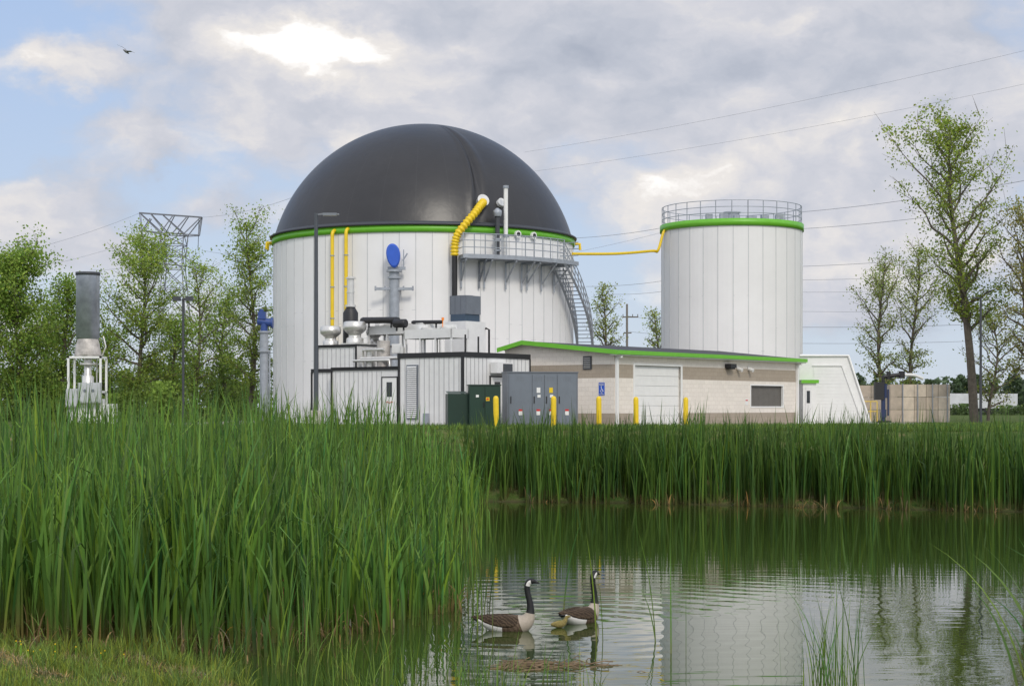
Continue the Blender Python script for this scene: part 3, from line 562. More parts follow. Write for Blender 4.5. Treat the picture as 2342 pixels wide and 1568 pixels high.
m=MB(); m.box(9.7,-.35,2.82,10.25,-.01,3.02); m.box(9.75,-.3,2.76,10.2,-.05,2.818); m.obj('wall_light',M_BLACK,bd)
for u in (10.9,12.0):
    m=MB(); m.tube([(u,-.3,2.72),(u,-.02,2.82)],.09,8); m.box(u-.05,-.04,2.8,u+.05,-.004,2.95); m.obj('security_camera',M_OFFW,bd)
m=MB(); m.box(-.05,1.22,2.6,-.005,1.68,3.2); 
for k in range(6): m.face([(-.05,1.27,2.66+k*.085),(-.05,1.63,2.66+k*.085),(-.09,1.63,2.70+k*.085),(-.09,1.27,2.70+k*.085)],1)
m.obj('vent_louvre',[M_DARK,M_OFFW],bd)
m=MB(); m.box(-.02,.52,1.42,-.004,.83,2.0,0); sg=m.obj('accessible_parking_sign',M_BLUE,bd)
RT=(math.pi/2,0,-math.pi/2)
text_obj('RESERVED\nPARKING',.06,M_WHITE,'lettering',sg,(-.026,.675,1.91),RT); text_obj('VAN\nACCESSIBLE',.05,M_WHITE,'lettering',sg,(-.026,.675,1.49),RT)
m=MB(); cy,cz=.67,1.64
m.tube([(-.026,cy+.07*math.cos(a),cz+.07*math.sin(a)) for a in np.linspace(2.2,6.6,14)],.01,5); m.tube([(-.026,cy+.02,cz+.2),(-.026,cy+.02,cz+.15),(-.026,cy+.005,cz+.03),(-.026,cy-.06,cz+.03),(-.026,cy-.09,cz-.06)],.013,5); m.obj('wheelchair_symbol',M_WHITE,sg)
m=MB(); m.box(12.15-.45,-.02,1.0,12.15-.2,-.004,1.3,0); m.box(12.15-.43,-.026,1.2,12.15-.22,-.021,1.26,1); m.obj('notice',[M_WHITE,M_RED],bd)
# ---------------------------------------------------------------- generator enclosure
tr=thing('generator_enclosure','white ribbed metal equipment enclosure with black trim','equipment building',(-2.09,73,0),ANG)
def ribs_y(m,x,y0,y1,z0,z1,step,mi=1,ex=()):
    y=y0+step/2
    while y<y1:
        if not any(a<y<b for a,b in ex): m.box(x-.02,y-.013,z0,x-.001,y+.013,z1,mi)
        y+=step
w=MB(); w.box(0,0,.1,4.7,3.7,3.2); w.box(.06,3.71,.1,4.6,7.8,2.62); w.box(.5,7.81,.1,4.4,9.5,2.6); w.box(.9,7.1,2.63,3.4,9.5,3.72)
ribs_y(w,0,0.1,3.7,.2,3.05,.28,1,((2.5,3.25),)); ribs_y(w,.06,3.8,7.7,.2,2.5,.28,1,((3.75,4.75),)); ribs_y(w,.5,7.85,9.5,.2,2.5,.28); ribs_y(w,.9,7.1,9.5,2.7,3.6,.28)
x=.2
while x<4.7: 
    if not (1.75<x<2.85): w.box(x-.013,-.02,.2,x+.013,-.001,3.05,1)
    x+=.28
w.obj('wall',[M_OFFW,M_RIB],tr)
t=MB()
t.box(-.05,-.05,3.05,4.75,-.002,3.25); t.box(-.05,-.002,3.05,-.002,3.75,3.25); t.box(-.04,-.04,3.203,4.75,3.75,3.27)
t.box(-.05,-.05,0,-.002,.10,3.05); t.box(4.7,-.05,0,4.76,.1,3.05); t.box(-.05,3.63,0,-.002,3.72,3.05)
t.box(0,3.72,2.55,.058,7.85,2.7); t.box(.0,3.72,2.623,4.65,7.85,2.7); t.box(0,7.79,0,.058,7.86,2.55); t.box(.44,7.9,2.5,.498,9.55,2.65); t.box(.44,9.49,0,.498,9.56,2.5); t.box(.44,7.87,2.603,4.4,9.55,2.66)
t.box(.84,7.05,3.66,.898,9.55,3.78); t.box(.84,7.05,3.723,3.45,9.55,3.78); t.box(.84,7.05,2.71,.898,7.12,3.66); t.box(.84,9.49,2.7,.898,9.55,3.66)
t.box(-.03,.12,0,4.7,9.5,.098)
t.obj('black_trim',M_BLACK,tr)
d=MB(); d.box(.0,3.82,.12,.055,4.68,2.2); dr=d.obj('door',M_WHITE,tr); 
m=MB(); m.box(-.012,4.1,1.35,-.002,4.42,2.0); m.obj('door_window',M_GLASS,dr)
m=MB(); 
for bx in ((-.02,3.78,.1,.056,3.815,2.25),(-.02,4.685,.1,.056,4.72,2.25),(-.02,3.815,2.205,.056,4.685,2.25)): m.box(*bx)
m.obj('door_frame',M_BLACK,dr)
m=MB(); m.tube([(-.01,4.05+.08*k,1.1+.04*math.sin(k*2)) for k in range(6)],.016,5); m.obj('door_logo',M_RED,dr)
m=MB(); m.tube([(-.06,3.92,1.0),(-.06,3.92,1.15)],.02,6); m.obj('handle',M_SILV,dr)
d=MB(); d.box(1.85,-.05,.12,2.75,-.005,2.2); dr=d.obj('door',M_WHITE,tr); m=MB(); m.box(2.1,-.062,1.35,2.5,-.052,2.0); m.obj('door_window',M_GLASS,dr)
m=MB()
for bx in ((1.79,-.06,.1,1.845,-.004,2.27),(2.755,-.06,.1,2.81,-.004,2.27),(1.845,-.06,2.205,2.755,-.004,2.27)): m.box(*bx)
m.obj('door_frame',M_BLACK,dr)
m=MB(); m.tube([(2.0+.1*k,-.06,1.0+.04*math.sin(k*2)) for k in range(5)],.016,5); m.obj('door_logo',M_RED,dr)
m=MB(); m.box(-.06,2.55,.35,-.004,3.2,2.75)
for k in range(26): z=.42+k*.088; m.face([(-.062,2.6,z+.06),(-.062,3.15,z+.06),(-.11,3.15,z),(-.11,2.6,z)],1)
m.obj('louvre',[M_GREY,M_OFFW],tr)
m=MB(); m.box(-.12,1.9,.1,-.004,2.2,.62); m.obj('outlet_hood',M_GALV,tr)
m=MB(); m.box(1.8,-.45,2.38,2.95,-.055,2.85,0); m.box(2.2,-.457,2.44,2.88,-.452,2.79,1); ac=m.obj('wall_air_conditioner',[M_OFFW,M_BLACK],tr)
m=MB(); [m.box(2.24,-.462,2.47+k*.045,2.84,-.4575,2.485+k*.045) for k in range(7)]; m.obj('grille',M_GREY,ac)
for (x_,y_,z_) in ((1.2,2.5,4.0),(1.6,1.2,4.1),(1.9,.7,4.0)):
    m=MB(); m.tube([(x_,y_,3.27),(x_,y_,z_)],.04,8); m.obj('vent_pipe',M_BLACK,tr)
def upfan(x,y,z,s):
    m=MB(); m.lathe([(.36*s,z),(.36*s,z+.2*s),(.26*s,z+.25*s),(.26*s,z+.38*s),(.3*s,z+.4*s),(.47*s,z+.55*s),(.5*s,z+.75*s),(.47*s,z+.78*s),(.47*s,z+.86*s),(.4*s,z+.9*s),(.001,z+.9*s)],(x,y),24)
    m.box(x-.42*s,y-.42*s,z-.15,x+.42*s,y+.42*s,z); return m.obj('exhaust_fan',M_SILV,tr)
upfan(1.3,9.1,3.78,1.0); upfan(1.4,7.65,3.85,1.12); upfan(2.7,7.6,3.85,.8)
m=MB(); m.tube([(2.4,8.85,3.8),(2.4,8.85,3.95),(2.4,8.85,5.35),(2.4,8.85,5.62)],[.36,.36,.36,.2],18); sl_=m.obj('exhaust_silencer',M_BLACK,tr)
m=MB(); m.tube([(2.4,8.85,5.6),(2.4,8.85,7.05)],.17,14); m.tube([(2.4,8.85,5.62),(2.4,8.85,5.72)],.26,14); m.tube([(2.4,8.85,6.95),(2.4,8.85,7.0)],.24,14); m.tube([(2.4,8.85,6.3),(2.4,8.85,6.34)],.2,14); m.obj('stack_pipe',M_SILV,sl_)
sk=MB()
for (x0,x1,y0,y1,z) in ((1.0,2.2,1.5,4.3,3.95),(2.0,3.2,3.9,7.4,4.25)):
    sk.box(x0,y0,z,x1,y0+.08,z+.4); sk.box(x0,y1-.08,z,x1,y1,z+.4); sk.box(x0,y0,z+.001,x0+.06,y1,z+.401); sk.box(x1-.06,y0,z+.001,x1,y1,z+.401); sk.box(x0+.1,y0+.1,z+.05,x1-.1,y1-.1,z+.3)
    for xx in (x0+.05,x1-.05):
        k=y0+.05
        while k<y1: sk.bar((xx,k,2.7),(xx,k,z),.08); k+=(y1-y0-.1)/3
sk=sk.obj('cooler_frame',M_OFFW,tr)
for (p0,p1,rr_) in (((1.7,5.2,4.86),(1.7,7.5,4.92),.15),((1.4,4.5,4.68),(1.4,5.2,4.7),.2),((2.4,3.2,4.74),(2.4,5.0,4.78),.09)):
    m=MB(); a_v=Vector(p0); b_v=Vector(p1); m.tube([a_v,a_v.lerp(b_v,.05),a_v.lerp(b_v,.95),b_v],[rr_*.75,rr_,rr_,rr_*.75],12); m.bar(a_v.lerp(b_v,.2),a_v.lerp(b_v,.2)-Vector((0,0,.35)),.06); m.bar(a_v.lerp(b_v,.8),a_v.lerp(b_v,.8)-Vector((0,0,.35)),.06); m.obj('muffler',M_BLACK,sk)
for (x_,y_,z_) in ((1.6,2.2,4.28),(1.6,3.3,4.28),(2.6,4.5,4.58),(2.6,5.5,4.58),(2.6,6.5,4.58)):
    m=MB(); m.tube([(x_,y_,z_),(x_,y_,z_+.16)],.36,18); m.obj('cooling_fan',M_SILV,sk)
for i,(pp,rr_) in enumerate((([(.7,6.6,3.1),(.7,4.2,3.1)],.09),([(.7,6.5,2.7),(.7,6.5,3.5),(.7,5.2,3.5)],.07),([(1,5.5,2.7),(1,5.5,3.9)],.3),([(1.0,6.3,2.7),(1.0,6.3,3.6)],.22),([(.9,4.3,2.7),(.9,4.3,3.6)],.1),([(.4,4.6,2.7),(.4,4.6,3.0),(.4,6.8,3.0)],.06))):
    m=MB(); m.tube(pp,rr_,12); m.obj('pipework',M_RUST if i==2 else M_SILV,tr)
m=MB(); m.tube([(2.2,3.0,4.8),(2.2,3.0,4.93)],.06,10); m.bar((2.2,3.0,4.3),(2.2,3.0,4.8),.03); m.obj('beacon',M_ORANGE,tr)
for (x,y,z,a,b2,c2) in ((1.5,1.9,4.31,.35,.4,.25),(1.7,3.7,4.4,.3,.3,.2),(2.4,5.6,4.74,.4,.5,.2),(2.3,6.9,4.65,.3,.3,.25),(1.1,4.5,3.3,.4,.6,.45)):
    m=MB(); m.box(x,y,z,x+a,y+b2,z+c2); m.box(x-.02,y+.03,z+.04,x-.003,y+b2-.03,z+c2-.04); m.obj('junction_box',M_OFFW,tr)
hv=thing('cooling_unit','dark louvred cooling unit on a tall white cabinet','cooling unit',(WX(1064,81),81,0),ANG)
m=MB(); m.box(-.75,-.65,0,.75,.65,4.95); m.obj('cabinet',M_OFFW,hv)
m=MB(); m.box(-.55,-.45,4.951,.55,.45,5.3); m.obj('base_tray',mat('slate_paint',(.04,.07,.11),.5),hv)
m=MB(); m.box(-.5,-.42,5.3,.5,.42,6.15,1)
for k in range(9): 
    z=5.34+k*.1
    m.box(-.55,-.47,z,.55,.47,z+.012)
for xx in (-.55,0,.53): m.box(xx,-.49,5.3,xx+.025,.49,6.18)
for yy in (-.49,-.17,.17,.47): m.box(-.57,yy,5.3,.57,yy+.02,6.18)
m.tube([(0,0,6.15),(0,0,6.2)],.4,16); m.obj('louvred_housing',[M_GREY,M_BLACK],hv)
m=MB(); m.tube([(.95,-.7,0),(.95,-.7,4.6),(.7,-.7,4.65)],.05,8); m.obj('conduit',M_BLACK,hv)
# ---------------------------------------------------------------- cabinets
gc=thing('electrical_cabinet','grey steel switchgear cabinet with three double doors','electrical cabinet',(WX(1160,72),72,0),.22)
Wc=3.1
m=MB(); m.box(0,0,.05,Wc,1.0,2.35); m.box(-.03,-.03,2.352,Wc+.03,1.03,2.4); m.box(-.02,-.02,0,Wc+.02,1.02,.048); m.obj('housing',M_GREY,gc)
M_GREY2=mat('grey_door_paint',(.17,.195,.23),.42,var=.06)
xs_=[.06,1.08,1.62,2.18,3.04]
for k in range(4):
    d=MB(); d.box(xs_[k]+.015,-.03,.12,xs_[k+1]-.015,-.002,2.28); dr=d.obj('cabinet_door',M_GREY2,gc)
    m=MB(); m.box(xs_[k]+.07,-.06,1.05,xs_[k]+.11,-.032,1.35); m.obj('handle',M_BLACK,dr)
    m=MB(); cxx=(xs_[k]+xs_[k+1])/2; m.box(cxx-.08,-.036,.55,cxx+.08,-.031,.8,0); m.box(cxx-.08,-.04,.72,cxx+.08,-.0365,.8,1); m.obj('warning_label',[M_WHITE,M_RED],dr)
    if k in (1,2): m=MB(); m.box(cxx-.07,-.036,1.5,cxx+.09,-.031,1.72,0 if k==1 else 1); m.box(cxx-.04,-.04,1.3,cxx+.1,-.035,1.42,0); m.obj('label',[M_WHITE,M_YEL],dr)
    m=MB(); [m.box(cxx-.16+j*.07,-.034,2.0,cxx-.13+j*.07,-.031,2.2) for j in range(5)]; m.obj('vent_slots',M_GREY,dr)
gx=thing('transformer_box','dark green pad mounted transformer with stickers','transformer',(WX(1073,70.5),70.5,0),.15)
m=MB(); m.box(0,0,.08,1.32,.55,1.78); m.box(-.85,.3,.08,-.003,1.3,1.45); m.box(-.9,-.05,0,1.36,1.35,.078); m.box(-.03,-.03,1.782,1.35,.6,1.83)
m.box(-.003,.551,.08,1.3,1.3,1.5); m.face([(-.85,.3,1.452),(-.003,.3,1.46),(-.003,1.3,1.56),(-.85,1.3,1.56)])
m.obj('housing',M_DGREEN,gx)
M_DG2=mat('green_door_paint',(.012,.042,.026),.38)
for a,b2 in ((.03,.64),(.67,1.29)):
    d=MB(); d.box(a,-.03,.12,b2,-.002,1.74); dr=d.obj('transformer_door',M_DG2,gx)
m=MB(); m.box(.7,-.037,1.15,.85,-.031,1.3,1); m.box(.72,-.04,1.19,.82,-.0375,1.26,2); m.obj('sticker',[M_WHITE,M_YEL,M_RED],gx)
m=MB(); m.box(.28,-.037,1.3,.4,-.031,1.4,0); m.obj('sticker',[M_WHITE],gx)
m=MB(); m.tube([(.61,-.06,.9),(.61,-.06,1.1)],.02,6); m.obj('handle',M_BLACK,gx)
BW=[(1135,69),(1266,70.3),(1370,71.8),(1455,75.4),(1568,78.8)]
bm=MB(); bm.lathe([(.115,0),(.115,1.22),(.105,1.27),(.08,1.32),(.04,1.345),(.001,1.35)],n=18); b0=None
for px,Y in BW:
    if b0 is None: b0=bm.obj('bollard',M_YEL); o=b0
    else: o=b0.copy(); sc.collection.objects.link(o)
    o.location=(WX(px,Y),Y,0); o.rotation_euler=(random.uniform(-.015,.015),random.uniform(-.015,.015),0); tag(o,'yellow steel bollard standing before the plant buildings','bollard','yellow bollards along the yard')
# ---------------------------------------------------------------- street lamps
sl1=thing('street_lamp','tall dark square pole lamp with flat arm on concrete base','street lamp',(WX(723,74),74,0))
zt_=ZZ(487,74)
MB().tube([(0,0,.75),(0,0,zt_)],[.1,.08],8).obj('pole',M_POLE,sl1)
m=MB(); m.lathe([(.28,-.1),(.28,.72),(.25,.75),(.001,.75)],n=20); m.obj('concrete_base',M_CONC,sl1)
m=MB(); m.bar((0,0,zt_-.08),(.35,0,zt_-.03),.06); m.box(.3,-.16,zt_-.12,.9,.16,zt_-.01); m.box(.88,-.12,zt_-.09,1.0,.12,zt_-.03); m.obj('lamp_head',mat('lamp_head_grey',(.2,.22,.25),.4),sl1)
sl2=thing('floodlight_pole','slim dark pole carrying two floodlights','street lamp',(WX(419,95),95,0)); zt_=ZZ(682,95)
MB().tube([(0,0,0),(0,0,zt_)],.07,8).obj('pole',M_DARK,sl2)
for s_ in (-1,1):
    m=MB(); m.bar((0,0,zt_-.1),(s_*.3,0,zt_-.05),.05); m.box(s_*.15,-.2,zt_-.15,s_*.55,.12,zt_+.1); m.obj('lamp_head',M_DARK,sl2)
sl3=thing('street_lamp','dark pole lamp standing among the trees','street lamp',(WX(2243,90),90,0)); zt_=ZZ(680,90)
MB().tube([(0,0,0),(0,0,zt_)],[.08,.06],8).obj('pole',M_DARK,sl3); m=MB(); m.bar((0,0,zt_-.05),(-.3,0,zt_),.05); m.box(-.45,-.12,zt_-.06,-.1,.12,zt_+.02); m.obj('lamp_head',M_DARK,sl3)
# ---------------------------------------------------------------- flare
fl=thing('flare_stack','grey weathered gas flare stack on white frame','flare stack',(WX(201,85),85,0)); zf=ZZ(623,85); zb=ZZ(780,85); zc_=ZZ(815,85)
m=MB(); m.lathe([(.5,zb+.1),(.58,zb+.2),(.58,zf)],n=36); m.obj('stack',M_FLARE,fl)
m=MB(); m.lathe([(.575,zf-.15),(.61,zf-.15),(.61,zf+.01),(.55,zf+.01),(.54,zf-.5)],n=36); m.obj('stack_rim',M_DARK,fl)
m=MB(); m.lathe([(.5,zb+.12),(.56,zb-.1),(.66,zc_+.1),(.66,zc_),(.001,zc_)],n=24); m.obj('burner_cone',M_RUST,fl)
m=MB()
for x in (-.82,.78):
    for y in (-.6,.6): m.box(x-.05,y-.05,0,x+.05,y+.05,zc_)
for z in (zc_,1.7): m.box(-.87,-.65,z-.1,.83,-.56,z); m.box(-.87,.56,z-.1,.83,.65,z); m.box(-.87,-.56,z-.1,-.79,.56,z); m.box(.75,-.56,z-.1,.83,.56,z)
m.obj('frame',M_WHITE,fl)
m=MB(); m.tube([(0,0,.3),(0,0,2.4),(0,0,2.5),(0,0,3.4)],[.3,.3,.18,.18],14); m.tube([(0,0,3.0),(0,0,3.1)],.4,14); m.obj('riser_pipe',M_SILV,fl)
m=MB(); m.tube([(.45,0,1),(.45,0,zc_-.12),(.8,-.2,zc_+.1),(.95,-.2,zc_+.5),(.8,-.1,zc_+1)],.035,8); m.obj('pilot_line',M_SILV,fl)
M_LGREY=mat('light_grey_box',(.5,.52,.54),.45)
for i,bx in enumerate(((-.25,-.98,1.1,.85,-.68,2.1),(-.88,-.9,.9,-.3,-.68,1.8),(.95,-.9,.0,1.6,-.5,1.05),(-.8,-.6,.1,.75,.5,1.3))):
    m=MB(); m.box(*bx); m.box(bx[0]+.05,bx[1]-.02,bx[2]+.06,bx[3]-.05,bx[1]-.002,bx[5]-.06); m.obj('control_box',M_LGREY if i<2 else M_OFFW,fl)
for k in range(2): m=MB(); m.tube([(.1+k*.4,-1.02,1.7),(.1+k*.4,-1.002,1.7)],.08,12); m.obj('gauge',M_GREY,fl)
sm_=thing('side_mixer','blue mixer drive on a galvanised standpipe','mixer',(WX(604,93),93,0))
m=MB(); m.tube([(0,0,0),(0,0,5.0)],.24,14); m.tube([(0,0,3.9),(0,0,4.0)],.36,14); m.tube([(0,0,4.95),(0,0,5.05)],.33,14); m.tube([(.3,0,0),(.3,0,3.95)],.05,8); m.obj('standpipe',M_GALV,sm_)
m=MB(); m.tube([(0,0,5.05),(0,0,5.5)],.2,12); m.tube([(-.35,0,5.6),(.4,0,5.5)],.22,12); m.box(-.3,-.25,5.7,.1,.25,6.1); m.tube([(-.15,0,6.1),(-.15,0,6.25)],.12,10); m.tube([(.4,0,5.5),(.5,0,5.5)],.3,12); m.obj('drive_motor',M_DBLUE,sm_)
# ---------------------------------------------------------------- hopper building
hp=thing('receiving_building','white clad receiving shed with one sloping end','shed',(WX(1828,91),91,0),.0)
H1=ZZ(812,91); xt=WX(1940,91)-WX(1828,91); xb=WX(1990,91)-WX(1828,91)
m=MB(); d_=5.5
fr_=[(0,0,0),(xb,0,0),(xt,0,H1),(0,0,H1)]; bk_=[(p[0]+.9,p[1]+d_,p[2]) for p in fr_]
m.face(fr_); m.face(bk_[::-1]); [m.face([fr_[k],bk_[k],bk_[(k+1)%4],fr_[(k+1)%4]]) for k in range(4)]
m.obj('wall',M_WHITE,hp)
m=MB(); k=0
while k<17:
    z=.15+k*.18; xr=xb+(xt-xb)*z/H1-.35; 
    if z<H1-.65: m.box(.75+0,-.02,z,xr,-.002,z+.17)
    k+=1
m.obj('cladding',M_WHITE,hp)
m=MB(); m.tube([(.02,-.05,H1-.02),(xt,-.05,H1-.02),(xb,-.05,.02)],.07,6); m.bar((xt-.35,-.05,H1-.55),(xb-.42,-.05,.05),.05); m.bar((.7,-.05,H1-.55),(xt-.35,-.05,H1-.55),.05); m.obj('edge_trim',M_WHITE,hp)
pc=MB(); pc.box(-.02,-1.3,0,.68,-.01,2.15); pch=pc.obj('porch',M_WHITE,hp)
m=MB(); m.box(-.12,-1.42,2.152,.8,-.01,2.33); m.obj('green_fascia',M_GREEN,pch)
m=MB(); m.box(.1,-1.33,.02,.42,-1.302,1.95); m.box(.17,-1.34,1.1,.34,-1.331,1.75,1); m.obj('door',[M_OFFW,M_GLASS],pch)
cw=thing('precast_block_wall','tan precast concrete block bunker wall','wall',(0,0,0))
TANS=[M_TAN,mat('tan_precast_pale',(.64,.55,.44),.85,var=.2,scale=1.5,bump=.4),mat('tan_precast_dark',(.47,.4,.32),.85,var=.2,scale=1.5,bump=.4)]
m=MB(); 
for j in range(3):
    for i in range(5):
        x0=WX(2036,99)+i*.70; m.box(x0+.012,99,j*.74+.012,x0+.688,99.6+random.uniform(-.03,.03),j*.74+.728,random.choice((0,1,2)))
m.obj('concrete_block',TANS,cw)
m=MB()
for j in range(3):
    for i in range(3): x0=WX(1962,103)+i*.8; m.box(x0+.012,103,j*.74,x0+.788,103.6,j*.74+.72,random.choice((0,1,2)))
m.obj('concrete_block',TANS,cw)
m=MB()
for i in range(4): x0=WX(2036,99)+.7+i*.87; m.box(x0,98.9,0,x0+.045,98.997,2.25)
m.obj('steel_post',M_GALV,cw)
pu=thing('transfer_pump','blue and black pump with horizontal drive and white hose','pump',(WX(2020,96),96,0))
m=MB(); m.tube([(0,0,0),(0,0,1.5)],.12,12); m.box(-.12,-.15,.3,.15,.15,.75); m.tube([(.1,0,1.4),(.1,0,2.2)],.12,10); m.tube([(.28,0,.4),(.28,0,1.9)],.05,8); m.obj('pump_body',mat('navy_paint',(.02,.035,.1),.4),pu)
m=MB(); m.box(-.5,-.2,1.3,.02,.2,2.3); m.tube([(0,0,2.2),(0,0,2.65)],.1,8); m.tube([(.0,0,2.6),(1.2,0,2.75)],[.1,.13],10); m.tube([(.3,0,2.45),(.3,0,2.9)],.13,8); m.tube([(1.05,0,2.52),(1.05,0,2.92)],.18,10); m.obj('pump_drive',M_BLACK,pu)
m=MB(); m.box(-.3,-.3,0,.4,.3,.12); m.obj('pump_base',M_BLACK,pu)
m=MB(); m.tube(smooth([(1.1,0,2.7),(1.7,0,2.7),(2.3,.3,2.5)],6),.09,10); m.obj('hose',M_OFFW,pu)
yr=MB()
for x in (0,.35,.7): yr.tube([(x,0,0),(x,0,1.1)],.022,6)
for z in (.55,1.1): yr.tube([(0,0,z),(.7,0,z)],.022,6)
yr=yr.obj('yellow_railing',M_YEL,loc=(WX(1977,93.5),93.5,.1)); tag(yr,'short yellow safety railing beside the sloping shed','railing')
M_TRL=mat('dusty_white_trailer',(.6,.62,.64),.6,var=.15,scale=.8)
for px,w_ in ((2212,6.2),(2290,5.0)):
    tt=thing('semi_trailer','white box semi trailer parked beyond the trees','trailer',(WX(px,190),190+(px-2215)*.03,0),group='parked trailers')
    m=MB(); m.box(-w_/2,0,.75,w_/2,2.4,2.4); m.obj('cargo_box',M_TRL,tt)
    for x_ in (-w_/2+1,-w_/2+2.1,w_/2-1): m=MB(); m.tube([(x_,.0,.4),(x_,.3,.4)],.4,14); m.obj('wheel',M_BLACK,tt)
    m=MB(); m.box(-w_/2,.4,.6,w_/2,2,.745); m.obj('chassis',M_BLACK,tt)
up=thing('utility_pole','wooden utility pole with crossarms and insulators','utility pole',(WX(1434,150),150,0)); zp=ZZ(695,150)
MB().tube([(0,0,0),(0,0,zp)],[.13,.09],8).obj('pole',mat('weathered_pole_wood',(.2,.18,.16),.9),up)
m=MB(); m.box(-.4,-.06,zp-1.2,1.0,.06,zp-1.1); [m.tube([(x_,0,zp-1.12),(x_,0,zp-.9)],.035,6) for x_ in (-.35,.5,.95)]; m.obj('crossarm',M_BARK,up)
m=MB(); m.box(-.3,-.06,zp-2.6,.4,.06,zp-2.5); m.obj('crossarm',M_BARK,up)
YT=250.; s_=YT/F
lt_=thing('transmission_tower','steel lattice transmission tower with wide crossarm','transmission tower',(WX(398,YT),YT,0))
def q_(px,py,dy=0): return ((px-398)*s_,dy,ZZ(py,YT))
m=MB()
def seg(a,b2,w_=.13): m.bar(a,b2,w_)
for dy in (-1.6,1.6):
    seg(q_(320,487,dy*.3),q_(461,497,dy*.3)); seg(q_(320,487,dy*.3),q_(372,535,dy)); seg(q_(461,497,dy*.3),q_(424,538,dy)); seg(q_(372,535,dy),q_(424,538,dy))
    seg(q_(345,489,dy*.3),q_(385,536,dy)); seg(q_(372,491,dy*.3),q_(424,538,dy)); seg(q_(398,492,dy*.3),q_(372,535,dy)); seg(q_(430,495,dy*.3),q_(398,537,dy)); seg(q_(327,527,dy*.3),q_(372,535,dy)); seg(q_(345,500,dy*.3),q_(327,527,dy*.3)); seg(q_(461,497,dy*.3),q_(455,538,dy*.3)); seg(q_(424,538,dy),q_(455,538,dy*.3)); seg(q_(320,487,dy*.3),q_(327,545,0),.07); seg(q_(455,497,0),q_(453,573,0),.08)
    lv=[536,560,585,615,660,720,800,900]; hw=[27,25,23,22,26,31,38,46]
    for k in range(7):
        for sg_ in (-1,1):
            seg(q_(398+sg_*hw[k],lv[k],dy*hw[k]/26),q_(398+sg_*hw[k+1],lv[k+1],dy*hw[k+1]/26)); seg(q_(398+sg_*hw[k],lv[k],dy*hw[k]/26),q_(398-sg_*hw[k+1],lv[k+1],dy*hw[k+1]/26),.09)
        seg(q_(398-hw[k],lv[k],dy*hw[k]/26),q_(398+hw[k],lv[k],dy*hw[k]/26),.09)
seg(q_(340,600),q_(467,613)); seg(q_(380,585),q_(340,600)); seg(q_(416,585),q_(467,613)); seg(q_(461,497,-.5),q_(461,497,.5))
for k in range(7):
    for sg_ in (-1,1): seg(q_(398+sg_*hw[k],lv[k],-1.6*hw[k]/26),q_(398+sg_*hw[k+1],lv[k+1],1.6*hw[k+1]/26),.09)
m.obj('lattice',mat('tower_steel',(.16,.17,.2),.6),lt_)
def wire(a,b2,sag,r=.03):
    a=Vector(a);b2=Vector(b2);m=MB(); m.tube([a.lerp(b2,i/24)-Vector((0,0,sag*4*(i/24)*(1-i/24))) for i in range(25)],r*.75,4,cap=False)
    o=m.obj('power_line',M_WIRE); tag(o,'thin overhead power cable strung across the sky','power line','overhead power lines')
def Wd(px,py,Y): return (WX(px,Y),Y,ZZ(py,Y))
for (x0,y0,Y0,x1,y1,Y1,sg_,r) in (
 (1200,348,180,2500,78,140,.6,.014),(1220,392,180,2500,158,140,.6,.014),
 (1830,485,170,2500,382,130,.4,.03),(1836,523,170,2500,437,130,.4,.03),(1300,545,190,1520,520,180,.2,.03),
 (1836,609,175,2400,560,150,.3,.03),(1836,640,175,2400,615,160,.2,.025),(1836,668,175,2400,650,160,.2,.022),(1836,712,180,2400,702,165,.2,.022),(1836,748,180,2400,733,165,.2,.035),(1836,785,185,2400,772,170,.2,.03),
 (1340,655,200,1530,640,190,.2,.03),(1380,672,200,1530,664,190,.2,.03),(1434,722,150,1530,728,150,.1,.025),(1434,757,150,1530,762,150,.1,.025),
 (461,497,250,700,440,200,.6,.025),(320,487,250,-60,600,200,.6,.025),(461,572,250,660,585,220,.4,.03),(327,545,250,-60,640,200,.5,.022),(340,600,250,205,618,240,.3,.03),(1300,580,220,1520,530,220,.1,.025)):
    wire(Wd(x0,y0,Y0),Wd(x1,y1,Y1),sg_,r)
# ---------------------------------------------------------------- birds
def loft(st,n=14):
    m=MB(); P=[Vector((s[0],0,s[1])) for s in st]; rows=[]
    for k,s in enumerate(st):
        a=P[max(k-1,0)]; b2=P[min(k+1,len(P)-1)]; t=(b2-a).normalized(); N=Vector((-t.z,0,t.x))
        rows.append([P[k]+Vector((0,1,0))*(s[2]*math.cos(2*math.pi*j/n))+N*(s[3]*math.sin(2*math.pi*j/n)) for j in range(n)])
    for r_ in rows: m.v+=[tuple(p) for p in r_]
    for k in range(len(rows)-1):
        for j in range(n):
            a=k*n+j;b2=k*n+(j+1)%n; m.f.append((a,b2,b2+n,a+n)); m.m.append((k,j)); m.s.append(True)
    m.f.append(tuple(range(n))[::-1]); m.m.append((0,0)); m.s.append(True); e=(len(rows)-1)*n
    m.f.append(tuple(range(e,e+n))); m.m.append((len(rows)-2,0)); m.s.append(True)
    return m
